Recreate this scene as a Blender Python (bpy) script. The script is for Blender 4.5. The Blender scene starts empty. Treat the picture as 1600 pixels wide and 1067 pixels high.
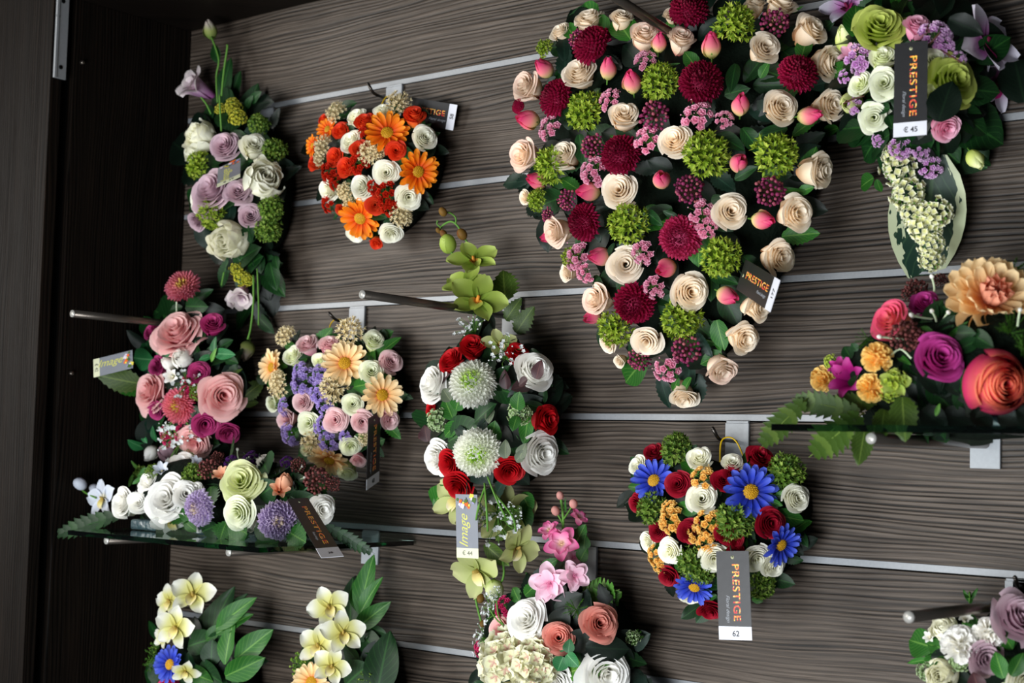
import bpy, math, random
import numpy as np
from mathutils import Vector, Matrix, Quaternion

SC = bpy.context.scene
COL = SC.collection
rnd = random.Random(7)

# ------------------------------------------------------------------ camera
FPX = 2379.27
CY = 1.46525                      # camera distance from the slatwall (wall is the plane Y = 0)
R = np.array([[0.7710286, 0.63631402, 0.0248873],
              [-0.02542077, 0.06980621, -0.99723662],
              [-0.63629293, 0.7682653, 0.06999818]])
cam_d = bpy.data.cameras.new('camera'); cam = bpy.data.objects.new('camera', cam_d); COL.objects.link(cam)
cam_d.sensor_width = 36.0; cam_d.lens = FPX * 36.0 / 1600.0
cam_d.clip_start = 0.05
m = Matrix((( R[0][0], -R[1][0], -R[2][0], 0), (R[0][1], -R[1][1], -R[2][1], -CY), (R[0][2], -R[1][2], -R[2][2], 0), (0, 0, 0, 1)))
cam.matrix_world = m
SC.camera = cam
cam_d.dof.use_dof = True; cam_d.dof.focus_distance = 1.72; cam_d.dof.aperture_fstop = 7.0

# ------------------------------------------------------------------ light
SC.view_settings.view_transform = 'Standard'
SC.view_settings.look = 'None'
SC.view_settings.gamma = 1.0
SC.view_settings.use_curve_mapping = False
SC.view_settings.exposure = 0.36

world = bpy.data.worlds.new('world'); SC.world = world; world.use_nodes = True
bg = world.node_tree.nodes['Background']; bg.inputs[0].default_value = (0.80, 0.90, 1.0, 1); bg.inputs[1].default_value = 0.04

def area(name, loc, target, sx, sy, power, col):
    l = bpy.data.lights.new(name, 'AREA'); l.shape = 'RECTANGLE'; l.size = sx; l.size_y = sy
    l.energy = power; l.color = col
    o = bpy.data.objects.new(name, l); COL.objects.link(o); o.location = loc
    o.rotation_euler = (Vector(target) - Vector(loc)).to_track_quat('-Z', 'Y').to_euler()
    return o
area('shop_window_light', (-3.1, -2.0, 0.35), (-1.0, 0, -0.05), 1.3, 1.1, 46, (1.0, 0.97, 0.92))
area('front_fill_light', (-0.75, -2.3, -0.75), (-0.75, 0, -0.2), 1.5, 1.1, 64, (0.92, 0.96, 1.0))  # unseen fill, added to brighten the lower right wall and its sheen

# ------------------------------------------------------------------ helpers
def W(px, py, off=0.0):
    """point of the scene that lies 'off' metres in front of the slatwall on the ray through a pixel"""
    d = R.T @ np.array([px - 800.0, py - 533.5, FPX])
    t = (CY - off) / d[1]
    return Vector((d[0] * t, -off, d[2] * t))
def mpp(P):
    """metres per pixel at a point"""
    return float(R[2] @ np.array([P[0], P[1] + CY, P[2]])) / FPX

def lin(c):
    return tuple(((x / 255.0) / 12.92 if x / 255.0 < 0.04045 else ((x / 255.0 + 0.055) / 1.055) ** 2.4) for x in c) + (1,)

def ntree(name):
    mt = bpy.data.materials.new(name); mt.use_nodes = True
    nt = mt.node_tree; b = nt.nodes['Principled BSDF']
    return mt, nt, b
def N(nt, typ, **kw):
    n = nt.nodes.new(typ)
    for k, v in kw.items(): setattr(n, k, v)
    return n
def ramp(nt, stops, interp='LINEAR'):
    r = N(nt, 'ShaderNodeValToRGB'); r.color_ramp.interpolation = interp
    e = r.color_ramp.elements
    while len(e) < len(stops): e.new(0.5)
    for i, (p, c) in enumerate(stops): e[i].position = p; e[i].color = c
    return r

MATS = {}
def petal_mat(stops, rough=0.6, spec=0.25, var=0.12, trans=0.0, noise=0.0):
    """petal / leaf colour that runs from the base (t = 0) to the edge (t = 1)"""
    key = (tuple(stops), rough, spec, var, trans, noise)
    if key in MATS: return MATS[key]
    mt, nt, b = ntree('petal_surface')
    at = N(nt, 'ShaderNodeAttribute', attribute_name='t')
    rp = ramp(nt, [(p, lin(c)) for p, c in stops])
    if noise:
        tc = N(nt, 'ShaderNodeTexCoord'); nz = N(nt, 'ShaderNodeTexNoise'); nz.inputs['Scale'].default_value = 6
        nt.links.new(tc.outputs['Object'], nz.inputs['Vector'])
        ma = N(nt, 'ShaderNodeMath', operation='MULTIPLY_ADD'); ma.inputs[1].default_value = noise; 
        sub = N(nt, 'ShaderNodeMath', operation='SUBTRACT'); sub.inputs[1].default_value = 0.5
        nt.links.new(nz.outputs['Fac'], sub.inputs[0]); nt.links.new(sub.outputs[0], ma.inputs[0]); nt.links.new(at.outputs['Fac'], ma.inputs[2])
        nt.links.new(ma.outputs[0], rp.inputs[0])
    else:
        nt.links.new(at.outputs['Fac'], rp.inputs[0])
    oi = N(nt, 'ShaderNodeObjectInfo')
    mr = N(nt, 'ShaderNodeMapRange'); mr.inputs['To Min'].default_value = 1 - var; mr.inputs['To Max'].default_value = 1 + var
    nt.links.new(oi.outputs['Random'], mr.inputs['Value'])
    hs = N(nt, 'ShaderNodeHueSaturation')
    nt.links.new(mr.outputs[0], hs.inputs['Value']); nt.links.new(rp.outputs['Color'], hs.inputs['Color'])
    nt.links.new(hs.outputs['Color'], b.inputs['Base Color'])
    b.inputs['Roughness'].default_value = rough
    b.inputs['Specular IOR Level'].default_value = spec
    if trans:
        tr = N(nt, 'ShaderNodeBsdfTranslucent'); mx = N(nt, 'ShaderNodeMixShader'); mx.inputs[0].default_value = trans
        nt.links.new(hs.outputs['Color'], tr.inputs['Color'])
        nt.links.new(b.outputs[0], mx.inputs[1]); nt.links.new(tr.outputs[0], mx.inputs[2])
        nt.links.new(mx.outputs[0], nt.nodes['Material Output'].inputs['Surface'])
    MATS[key] = mt
    return mt

def leaf_mat(base, vein, rough=0.5, spec=0.3, veg=None):
    key = ('leaf', base, vein, rough, spec, veg)
    if key in MATS: return MATS[key]
    mt, nt, b = ntree('leaf_surface')
    s = N(nt, 'ShaderNodeAttribute', attribute_name='s'); t = N(nt, 'ShaderNodeAttribute', attribute_name='t')
    ab = N(nt, 'ShaderNodeMath', operation='ABSOLUTE'); nt.links.new(s.outputs['Fac'], ab.inputs[0])
    # midrib
    mid = N(nt, 'ShaderNodeMapRange'); mid.inputs['From Min'].default_value = 0.03; mid.inputs['From Max'].default_value = 0.09
    mid.inputs['To Min'].default_value = 1; mid.inputs['To Max'].default_value = 0
    nt.links.new(ab.outputs[0], mid.inputs['Value'])
    # side veins run obliquely
    v1 = N(nt, 'ShaderNodeMath', operation='MULTIPLY_ADD'); v1.inputs[1].default_value = -0.35
    nt.links.new(ab.outputs[0], v1.inputs[0]); nt.links.new(t.outputs['Fac'], v1.inputs[2])
    v2 = N(nt, 'ShaderNodeMath', operation='MULTIPLY'); v2.inputs[1].default_value = 50; nt.links.new(v1.outputs[0], v2.inputs[0])
    v3 = N(nt, 'ShaderNodeMath', operation='SINE'); nt.links.new(v2.outputs[0], v3.inputs[0])
    v4 = N(nt, 'ShaderNodeMapRange'); v4.inputs['From Min'].default_value = 0.8; v4.inputs['From Max'].default_value = 1.0
    v4.inputs['To Max'].default_value = 0.45
    nt.links.new(v3.outputs[0], v4.inputs['Value'])
    mxv = N(nt, 'ShaderNodeMath', operation='MAXIMUM'); nt.links.new(mid.outputs[0], mxv.inputs[0]); nt.links.new(v4.outputs[0], mxv.inputs[1])
    mix = N(nt, 'ShaderNodeMix', data_type='RGBA'); mix.inputs[6].default_value = lin(base); mix.inputs[7].default_value = lin(vein)
    nt.links.new(mxv.outputs[0], mix.inputs[0])
    src = mix.outputs[2]
    if veg:
        tc = N(nt, 'ShaderNodeCombineXYZ'); nt.links.new(s.outputs['Fac'], tc.inputs[0]); nt.links.new(t.outputs['Fac'], tc.inputs[1])
        mp = N(nt, 'ShaderNodeMapping'); mp.inputs['Scale'].default_value = (3.5, 5, 1); nt.links.new(tc.outputs[0], mp.inputs[0])
        nz = N(nt, 'ShaderNodeTexNoise'); nz.inputs['Scale'].default_value = 1.6; nt.links.new(mp.outputs[0], nz.inputs['Vector'])
        ad = N(nt, 'ShaderNodeMath', operation='MULTIPLY_ADD'); ad.inputs[1].default_value = 1.1; nt.links.new(nz.outputs['Fac'], ad.inputs[0]); nt.links.new(ab.outputs[0], ad.inputs[2])
        st = N(nt, 'ShaderNodeMath', operation='GREATER_THAN'); st.inputs[1].default_value = 1.30; nt.links.new(ad.outputs[0], st.inputs[0])
        m2 = N(nt, 'ShaderNodeMix', data_type='RGBA'); nt.links.new(st.outputs[0], m2.inputs[0]); nt.links.new(src, m2.inputs[6]); m2.inputs[7].default_value = lin(veg)
        src = m2.outputs[2]
    oi = N(nt, 'ShaderNodeObjectInfo'); mr = N(nt, 'ShaderNodeMapRange'); mr.inputs['To Min'].default_value = 0.7; mr.inputs['To Max'].default_value = 1.25
    nt.links.new(oi.outputs['Random'], mr.inputs['Value'])
    hs = N(nt, 'ShaderNodeHueSaturation'); nt.links.new(mr.outputs[0], hs.inputs['Value']); nt.links.new(src, hs.inputs['Color'])
    nt.links.new(hs.outputs['Color'], b.inputs['Base Color'])
    b.inputs['Roughness'].default_value = rough; b.inputs['Specular IOR Level'].default_value = spec
    MATS[key] = mt
    return mt

def plain(name, c, rough=0.5, metal=0.0, spec=0.5, bump=None):
    key = (name, c, rough, metal)
    if key in MATS: return MATS[key]
    mt, nt, b = ntree(name)
    b.inputs['Base Color'].default_value = lin(c); b.inputs['Roughness'].default_value = rough; b.inputs['Metallic'].default_value = metal
    b.inputs['Specular IOR Level'].default_value = spec
    tc = N(nt, 'ShaderNodeTexCoord'); nz = N(nt, 'ShaderNodeTexNoise'); nz.inputs['Scale'].default_value = bump[0] if bump else 60; nz.inputs['Detail'].default_value = 4
    nt.links.new(tc.outputs['Object'], nz.inputs['Vector'])
    bp = N(nt, 'ShaderNodeBump'); bp.inputs['Strength'].default_value = bump[1] if bump else 0.05; bp.inputs['Distance'].default_value = 0.004
    nt.links.new(nz.outputs['Fac'], bp.inputs['Height']); nt.links.new(bp.outputs[0], b.inputs['Normal'])
    mx = N(nt, 'ShaderNodeMix', data_type='RGBA'); mx.inputs[6].default_value = lin(tuple(x * 0.9 for x in c)); mx.inputs[7].default_value = lin(c)
    nt.links.new(nz.outputs['Fac'], mx.inputs[0]); nt.links.new(mx.outputs[2], b.inputs['Base Color'])
    MATS[key] = mt
    return mt

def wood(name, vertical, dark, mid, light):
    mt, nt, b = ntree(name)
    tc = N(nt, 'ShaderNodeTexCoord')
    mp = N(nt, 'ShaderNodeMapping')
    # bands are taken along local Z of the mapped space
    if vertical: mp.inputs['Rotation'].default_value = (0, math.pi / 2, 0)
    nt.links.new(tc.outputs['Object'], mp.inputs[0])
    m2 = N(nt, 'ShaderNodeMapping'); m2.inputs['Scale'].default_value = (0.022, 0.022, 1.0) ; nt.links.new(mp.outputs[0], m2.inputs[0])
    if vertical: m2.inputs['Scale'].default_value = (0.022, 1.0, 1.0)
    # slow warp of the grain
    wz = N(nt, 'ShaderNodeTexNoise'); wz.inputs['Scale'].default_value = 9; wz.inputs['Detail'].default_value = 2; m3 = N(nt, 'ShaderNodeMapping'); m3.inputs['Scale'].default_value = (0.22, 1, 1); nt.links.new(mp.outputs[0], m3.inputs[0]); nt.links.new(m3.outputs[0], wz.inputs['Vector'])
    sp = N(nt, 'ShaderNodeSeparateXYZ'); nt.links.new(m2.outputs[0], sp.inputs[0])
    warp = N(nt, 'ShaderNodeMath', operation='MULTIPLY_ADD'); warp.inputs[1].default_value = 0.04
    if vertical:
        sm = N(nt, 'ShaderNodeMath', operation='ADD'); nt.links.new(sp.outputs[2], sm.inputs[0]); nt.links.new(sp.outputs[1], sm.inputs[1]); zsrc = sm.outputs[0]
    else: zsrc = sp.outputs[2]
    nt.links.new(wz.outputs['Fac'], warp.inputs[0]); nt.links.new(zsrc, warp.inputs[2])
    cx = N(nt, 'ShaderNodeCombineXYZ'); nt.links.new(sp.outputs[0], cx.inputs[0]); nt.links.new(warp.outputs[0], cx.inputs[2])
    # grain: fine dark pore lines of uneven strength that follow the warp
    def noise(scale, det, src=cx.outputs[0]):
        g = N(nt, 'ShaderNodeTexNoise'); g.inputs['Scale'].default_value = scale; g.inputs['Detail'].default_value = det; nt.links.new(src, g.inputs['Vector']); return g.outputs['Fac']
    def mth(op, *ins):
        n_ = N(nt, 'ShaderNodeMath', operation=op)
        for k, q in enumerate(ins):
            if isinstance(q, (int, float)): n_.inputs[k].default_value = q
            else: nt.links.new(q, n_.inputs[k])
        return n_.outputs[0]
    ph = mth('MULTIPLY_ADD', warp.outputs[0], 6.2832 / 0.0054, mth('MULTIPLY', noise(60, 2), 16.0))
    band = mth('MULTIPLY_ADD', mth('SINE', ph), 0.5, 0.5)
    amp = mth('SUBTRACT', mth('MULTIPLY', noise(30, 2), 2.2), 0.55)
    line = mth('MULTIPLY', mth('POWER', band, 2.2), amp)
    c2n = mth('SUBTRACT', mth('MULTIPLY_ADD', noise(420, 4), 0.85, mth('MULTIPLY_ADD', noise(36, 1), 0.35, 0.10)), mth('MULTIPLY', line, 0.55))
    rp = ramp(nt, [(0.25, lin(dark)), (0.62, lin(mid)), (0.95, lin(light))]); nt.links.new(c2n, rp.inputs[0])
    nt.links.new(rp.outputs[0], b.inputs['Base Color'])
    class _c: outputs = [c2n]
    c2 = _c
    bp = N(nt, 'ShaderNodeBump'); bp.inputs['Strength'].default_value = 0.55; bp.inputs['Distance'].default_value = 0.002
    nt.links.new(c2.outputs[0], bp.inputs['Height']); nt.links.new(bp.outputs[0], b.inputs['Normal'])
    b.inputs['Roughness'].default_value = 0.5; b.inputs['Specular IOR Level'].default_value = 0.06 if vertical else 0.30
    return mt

# ------------------------------------------------------------------ mesh building
class MB:
    def __init__(s): s.v = []; s.f = []; s.t = []; s.s = []; s.mi = []; s.m = 0
    def add(s, verts, faces, t=0.0, sv=0.0):
        o = len(s.v); n = len(verts)
        s.v.extend([tuple(p) for p in verts]); s.f.extend([tuple(i + o for i in f) for f in faces]); s.mi.extend([s.m] * len(faces))
        s.t.extend(t if hasattr(t, '__len__') else [t] * n); s.s.extend(sv if hasattr(sv, '__len__') else [sv] * n)
    def sheet(s, fn, nu, nv, T=None):
        V = []; t = []; ss = []
        for j in range(nv + 1):
            for i in range(nu + 1):
                u = -1 + 2 * i / nu; v = j / nv
                V.append(fn(u, v)); t.append(v if T is None else T); ss.append(u)
        F = [(j * (nu + 1) + i, j * (nu + 1) + i + 1, (j + 1) * (nu + 1) + i + 1, (j + 1) * (nu + 1) + i) for j in range(nv) for i in range(nu)]
        s.add(V, F, t, ss)
    def ball(s, c, r, t=0.0, nu=7, nv=5, sq=(1, 1, 1)):
        V = [(c[0], c[1], c[2] + r * sq[2])]
        for j in range(1, nv):
            a = math.pi * j / nv
            for i in range(nu):
                b_ = 2 * math.pi * i / nu
                V.append((c[0] + r * sq[0] * math.sin(a) * math.cos(b_), c[1] + r * sq[1] * math.sin(a) * math.sin(b_), c[2] + r * sq[2] * math.cos(a)))
        V.append((c[0], c[1], c[2] - r * sq[2]))
        F = [(0, 1 + i, 1 + (i + 1) % nu) for i in range(nu)]
        for j in range(nv - 2):
            for i in range(nu):
                a0 = 1 + j * nu + i; a1 = 1 + j * nu + (i + 1) % nu
                F.append((a0, a0 + nu, a1 + nu, a1))
        L = len(V) - 1; b0 = 1 + (nv - 2) * nu
        F += [(L, b0 + (i + 1) % nu, b0 + i) for i in range(nu)]
        s.add(V, F, t)
    def tube(s, pts, r, n=6, t=0.0, cap=True):
        pts = [Vector(p) for p in pts]; rs = r if hasattr(r, '__len__') else [r] * len(pts)
        V = []; F = []
        up = Vector((0.31, 0.2, 0.93)).normalized()
        for k, p in enumerate(pts):
            d = (pts[min(k + 1, len(pts) - 1)] - pts[max(k - 1, 0)]).normalized()
            a = d.cross(up)
            if a.length < 0.05: a = d.cross(Vector((1, 0, 0)))
            a.normalize(); b_ = d.cross(a)
            for i in range(n):
                q = 2 * math.pi * i / n
                V.append(p + (a * math.cos(q) + b_ * math.sin(q)) * rs[k])
        for k in range(len(pts) - 1):
            for i in range(n):
                F.append((k * n + i, k * n + (i + 1) % n, (k + 1) * n + (i + 1) % n, (k + 1) * n + i))
        if cap:
            F.append(tuple(range(n))[::-1]); F.append(tuple((len(pts) - 1) * n + i for i in range(n)))
        s.add(V, F, t)
    def box(s, x0, x1, y0, y1, z0, z1, bev=0.0):
        V = [(x, y, z) for x in (x0, x1) for y in (y0, y1) for z in (z0, z1)]
        F = [(0, 1, 3, 2), (4, 6, 7, 5), (0, 4, 5, 1), (2, 3, 7, 6), (0, 2, 6, 4), (1, 5, 7, 3)]
        s.add(V, F)
    def grow(s, frame, fn, nu, nv, T=None):
        """a sheet placed with a 4x4 matrix"""
        s.sheet(lambda u, v: frame @ Vector(fn(u, v)), nu, nv, T)
    def mesh(s, name, mats, smooth=True):
        me = bpy.data.meshes.new(name); me.from_pydata(s.v, [], s.f)
        for mt in (mats if isinstance(mats, (list, tuple)) else [mats]): me.materials.append(mt)
        a = me.attributes.new('t', 'FLOAT', 'POINT'); a.data.foreach_set('value', np.array(s.t, dtype=np.float32))
        a = me.attributes.new('s', 'FLOAT', 'POINT'); a.data.foreach_set('value', np.array(s.s, dtype=np.float32))
        if any(s.mi): me.polygons.foreach_set('material_index', s.mi)
        me.polygons.foreach_set('use_smooth', [smooth] * len(s.f))
        me.update()
        return me

def link(name, me, parent=None, mat=None):
    o = bpy.data.objects.new(name, me); COL.objects.link(o)
    if parent is not None: o.parent = parent
    if mat is not None: o.matrix_local = mat
    return o
def thing(name, label, cat, loc, group=None):
    o = bpy.data.objects.new(name, None); o.empty_display_size = 0.03; COL.objects.link(o); o.location = loc
    o['label'] = label; o['category'] = cat
    if group: o['group'] = group
    return o
def bevel_mod(o, w=0.0008, seg=2):
    md = o.modifiers.new('bevel', 'BEVEL'); md.width = w; md.segments = seg; md.limit_method = 'ANGLE'

def fib(n, zmin):
    """directions spread evenly over the cap z > zmin"""
    out = []
    for i in range(n):
        z = 1 - (1 - zmin) * (i + 0.5) / n
        r = math.sqrt(max(0, 1 - z * z)); a = i * 2.39996
        out.append(Vector((r * math.cos(a), r * math.sin(a), z)))
    return out
def frame(pos, d, roll=0.0, sc=1.0):
    """matrix whose +Z looks along d"""
    q = Vector(d).normalized().to_track_quat('Z', 'Y')
    return Matrix.Translation(pos) @ q.to_matrix().to_4x4() @ Matrix.Rotation(roll, 4, 'Z') @ Matrix.Scale(sc, 4)
def lframe(pos, d, n):
    """matrix whose +Y runs along d with +Z near n (for leaves and petals)"""
    y = Vector(d).normalized(); z = Vector(n) - y * Vector(n).dot(y)
    if z.length < 1e-4: z = y.orthogonal()
    z.normalize(); x = y.cross(z)
    return Matrix.Translation(pos) @ Matrix((x, y, z)).transposed().to_4x4()
# ------------------------------------------------------------------ flower templates (unit radius, facing +Z)
TPL = {}
def template(kind, scheme, variant):
    key = (kind, scheme, variant)
    if key not in TPL:
        TPL[key] = KINDS[kind](SCH[scheme], random.Random(variant * 31 + len(kind)))
    return TPL[key]
# every builder returns (mesh_of_the_part, [(sub_name, mesh, matrix), ...])

def _wrap_petal(ang, hw, rb, rt, zb, zt, bulge, curl, ruf, tuck, ph, pe=0.6):
    def fn(u, v):
        w = 0.5 + 0.5 * math.sin(min(1.0, v * 1.25 + 0.05) * math.pi / 2)
        a = ang + u * hw * w
        prof = v ** pe
        r = rb + (rt - rb) * prof + bulge * math.sin(math.pi * min(v * 1.05, 1)) 
        z = zb + (zt - zb) * v
        k = max(0.0, v - 0.72) / 0.28
        r += curl * k * k * (1 - 0.35 * u * u); z -= curl * 0.55 * k * k * k
        z -= 0.30 * (zt - zb) * abs(u) ** 3.5 * v * 0.6
        r += tuck * u + ruf * k * math.sin(4.2 * u + ph)
        z += ruf * 0.8 * k * math.sin(5.1 * u + ph * 2)
        return (r * math.cos(a), r * math.sin(a), z)
    return fn
def _rose(sc, rg, n=19, outer=5, Rmax=0.78, H=1.0, curl=0.26, ruf=0.03, ztop=(0.60, 0.10), bulge=0.16, nu=8, nv=7, hwo=1.05, pe=0.85):
    mt = sc_mat(sc); core = MB(); subs = []
    for i in range(n):
        f = i / (n - 1)
        ang = i * 2.25 + rg.uniform(-0.2, 0.2)
        hw = 1.9 * (1 - f) + hwo * f
        rt = 0.07 + (Rmax - 0.07) * f ** 0.85
        zt = ztop[0] + (ztop[1] - ztop[0]) * f + rg.uniform(-0.04, 0.04) + (0.08 * math.sin(f * math.pi))
        fn = _wrap_petal(ang, hw, 0.08 + 0.10 * f, rt, -H, zt, bulge * (0.2 + f), curl * (0.42 + 0.6 * f), ruf * (0.4 + f), 0.05 * (0.3 + f), rg.uniform(0, 6), pe)
        if i < n - outer: core.sheet(fn, nu, nv)
        else:
            p = MB(); p.sheet(fn, nu + 2, nv + 1)
            subs.append(('petal', p.mesh('petal', mt), Matrix.Identity(4)))
    return core.mesh('rose_heart', mt), subs
def rose(sc, rg): return _rose(sc, rg)
def rose_tight(sc, rg): return _rose(sc, rg, n=16, outer=4, Rmax=0.66, H=1.15, curl=0.30, ztop=(0.56, 0.24))
def bigrose(sc, rg): return _rose(sc, rg, n=21, outer=6, Rmax=0.88, H=0.75, curl=0.20, ruf=0.05, ztop=(0.58, 0.0), bulge=0.10, nu=9, nv=7, hwo=0.9, pe=1.25)
def peony(sc, rg): return _rose(sc, rg, n=24, outer=7, Rmax=0.72, H=0.80, curl=0.05, ruf=0.09, ztop=(0.66, 0.40), bulge=0.32, nu=9, nv=7, hwo=0.62)
def ranun(sc, rg): return _rose(sc, rg, n=26, outer=6, Rmax=0.66, H=0.85, curl=0.04, ruf=0.02, ztop=(0.62, 0.30), bulge=0.34, nu=9, nv=7, hwo=1.0)
def bell(sc, rg): return _rose(sc, rg, n=8, outer=4, Rmax=0.62, H=1.5, curl=0.42, ruf=0.10, ztop=(0.30, 0.35), bulge=0.0)
def bud(sc, rg):
    mt = sc_mat(sc); core = MB(); subs = []
    n = 8
    for i in range(n):
        f = i / (n - 1); ang = i * 2.2
        def fn(u, v, f=f, ang=ang):
            a = ang + u * (1.7 * (1 - f) + 1.25 * f) * (0.6 + 0.4 * math.sin(v * math.pi))
            r = 0.10 + (0.30 + 0.34 * f) * math.sin(math.pi * (0.08 + 0.80 * v) ** 0.85) * (1 - 0.15 * (1 - f)) + 0.03 * u
            r += 0.10 * f * max(0, v - 0.85) / 0.15
            z = -0.95 + (1.95 - 0.30 * f) * v - 0.22 * abs(u) ** 3 * v
            return (r * math.cos(a), r * math.sin(a), z)
        if i < n - 3: core.sheet(fn, 7, 7)
        else:
            p = MB(); p.sheet(fn, 8, 7); subs.append(('petal', p.mesh('petal', mt), Matrix.Identity(4)))
    cal = MB()
    for k in range(5):
        a0 = k * 2 * math.pi / 5
        cal.sheet(lambda u, v: ((0.12 + 0.52 * math.sin(v * 1.4)) * math.cos(a0 + u * 0.42 * (1 - v)), (0.12 + 0.52 * math.sin(v * 1.4)) * math.sin(a0 + u * 0.42 * (1 - v)), -1.0 + 0.65 * v), 2, 4)
    cal.tube([(0, 0, -0.9), (0, 0, -1.5)], 0.07, 6)
    subs.append(('calyx', cal.mesh('calyx', GREEN_STEM), Matrix.Identity(4)))
    return core.mesh('bud_heart', mt), subs

def _spoon(L, w, cup, lift, curl=0.0, notch=0.0, tip=0.25):
    def fn(u, v):
        wid = w * (0.28 + 0.72 * math.sin(math.pi * min(0.97, 0.12 + 0.80 * v) ** 1.05)) if v < 0.999 else w * tip
        y = L * v - notch * L * (1 - abs(u)) * (v > 0.99) - 0.10 * L * u * u * v
        z = cup * u * u * w + lift * v * v - curl * max(0, v - 0.7) ** 2 * 4
        return (u * wid, y, z)
    return fn
def _mum(sc, rg, N_=190, r0=0.62, L=0.38, w=0.075, zmin=-0.35, flat=1.0):
    b_ = MB(); b_.ball((0, 0, -0.05), 0.62, t=1.0, nu=10, nv=7, sq=(1, 1, 0.8 * flat))
    for i, d in enumerate(fib(N_, zmin)):
        f = i / N_
        d2 = (d + Vector((rg.uniform(-.09, .09), rg.uniform(-.09, .09), rg.uniform(-.05, .12)))).normalized()
        k = 0.62 + 0.38 * min(1, f * 2.2)
        M = lframe(Vector((d.x * r0, d.y * r0, d.z * r0 * flat)), d2, Vector((0, 0, 1)) if d.z < 0.93 else Vector((d.y, -d.x, 0.2)))
        fn = _spoon(L * k * rg.uniform(.85, 1.12), w * (0.8 + .4 * f), 1.1, 0.07)
        b_.grow(M, fn, 2, 3, T=min(1.0, f * 1.15 + rg.uniform(-.05, .05)))
    return b_.mesh('pompon', sc_mat(sc)), []
def mum(sc, rg): return _mum(sc, rg, w=0.095)
def zinnia(sc, rg): return _mum(sc, rg, N_=150, r0=0.55, L=0.44, w=0.085, zmin=-0.1, flat=0.55)
def scab(sc, rg): return _mum(sc, rg, N_=130, r0=0.58, L=0.38, w=0.135, zmin=-0.15, flat=0.75)
def frill(sc, rg):
    b_ = MB(); b_.ball((0, 0, -0.1), 0.5, t=0.6, nu=9, nv=6)
    for i, d in enumerate(fib(46, -0.2)):
        M = lframe(d * 0.30, (d + Vector((rg.uniform(-.25, .25), rg.uniform(-.25, .25), 0.1))).normalized(), Vector((rg.uniform(-1, 1), rg.uniform(-1, 1), 1)))
        ph = rg.uniform(0, 6)
        b_.grow(M, lambda u, v: (u * 0.26 * (0.25 + 0.75 * v), 0.68 * v - 0.10 * u * u, 0.07 * math.sin(5 * u + ph) * v + 0.10 * v), 5, 3, T=None)
    return b_.mesh('frilled_bloom', sc_mat(sc)), []
def gerbera(sc, rg):
    mt = sc_mat(sc); disc = MB()
    disc.ball((0, 0, 0.0), 0.30, t=0.0, nu=14, nv=8, sq=(1, 1, 0.55))
    for d in fib(70, 0.1): disc.ball((d.x * 0.28, d.y * 0.28, d.z * 0.16 + 0.0), 0.032, t=rg.random(), nu=4, nv=3)
    subs = []
    pet = []
    for k in range(3):
        p = MB(); p.sheet(lambda u, v: (u * 0.145 * (0.35 + 0.65 * math.sin(math.pi * (0.08 + 0.66 * v))) * (0.5 if v > .99 else 1), 0.80 * v, 0.05 * u * u + (0.12 - 0.09 * k) * v * v - 0.012 * math.cos(9 * u)), 4, 7); pet.append(p.mesh('petal', mt))
    for L_, (n, tilt, s_) in enumerate(((15, 0.12, 1.0), (13, 0.34, 0.86))):
        for i in range(n):
            a = 2 * math.pi * (i + 0.5 * L_) / n + rg.uniform(-.08, .08)
            M = Matrix.Rotation(a, 4, 'Z') @ Matrix.Translation((0, 0.22, 0.02 * L_)) @ Matrix.Rotation(tilt + rg.uniform(-.12, .12), 4, 'X') @ Matrix.Scale(s_ * rg.uniform(.92, 1.05), 4)
            subs.append(('petal', pet[rg.randrange(3)], M))
    return disc.mesh('flower_center', CENTER[sc] if sc in CENTER else CENTER['']), subs
def dahlia(sc, rg):
    mt = sc_mat(sc); core = MB(); core.ball((0, 0, -0.05), 0.25, t=0.0)
    p = MB(); p.sheet(lambda u, v: (u * 0.20 * (0.3 + 0.7 * math.sin(math.pi * (0.08 + 0.70 * v))) * (0.55 if v > .99 else 1), 0.82 * v, 0.10 * u * u + 0.16 * v * v), 4, 7); me = p.mesh('petal', mt); subs = []
    p = MB(); p.sheet(_spoon(0.62, 0.17, 0.75, 0.20), 4, 6, T=0.0); me2 = p.mesh('petal', mt)
    for n, tilt, s_, z, q in ((15, 0.0, 1.0, -0.08, me), (14, 0.25, 0.92, 0.0, me), (12, 0.55, 0.80, 0.06, me), (10, 0.9, 0.8, 0.08, me2), (7, 1.2, 0.75, 0.1, me2)):
        for i in range(n):
            a = 2 * math.pi * i / n + n * 0.7 + rg.uniform(-.08, .08)
            subs.append(('petal', q, Matrix.Rotation(a, 4, 'Z') @ Matrix.Translation((0, 0.14, z)) @ Matrix.Rotation(tilt + rg.uniform(-.08, .08), 4, 'X') @ Matrix.Scale(s_, 4)))
    return core.mesh('dahlia_heart', mt), subs
def sedum(sc, rg):
    b_ = MB(); 
    for d in fib(66, -0.25):
        c = d * rg.uniform(0.58, 0.88); b_.tube([d * 0.1, c], 0.018, 4, t=0.2, cap=False)
        for k in range(6):
            a = k * 1.05 + rg.uniform(-.3, .3)
            o = d.orthogonal().normalized(); o.rotate(Quaternion(d, a))
            dd = (d * rg.uniform(.5, 1.2) + o).normalized()
            M = lframe(c, dd, d); L = rg.uniform(.22, .34); tv = rg.random()
            b_.add([M @ Vector(q) for q in ((0, 0, 0), (-.058, L * .5, .02), (0, L * .5, -.016), (.058, L * .5, .02), (0, L, .02))], [(0, 2, 1), (0, 3, 2), (1, 2, 4), (2, 3, 4)], tv)
    return b_.mesh('sedum_cluster', sc_mat(sc)), []
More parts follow.
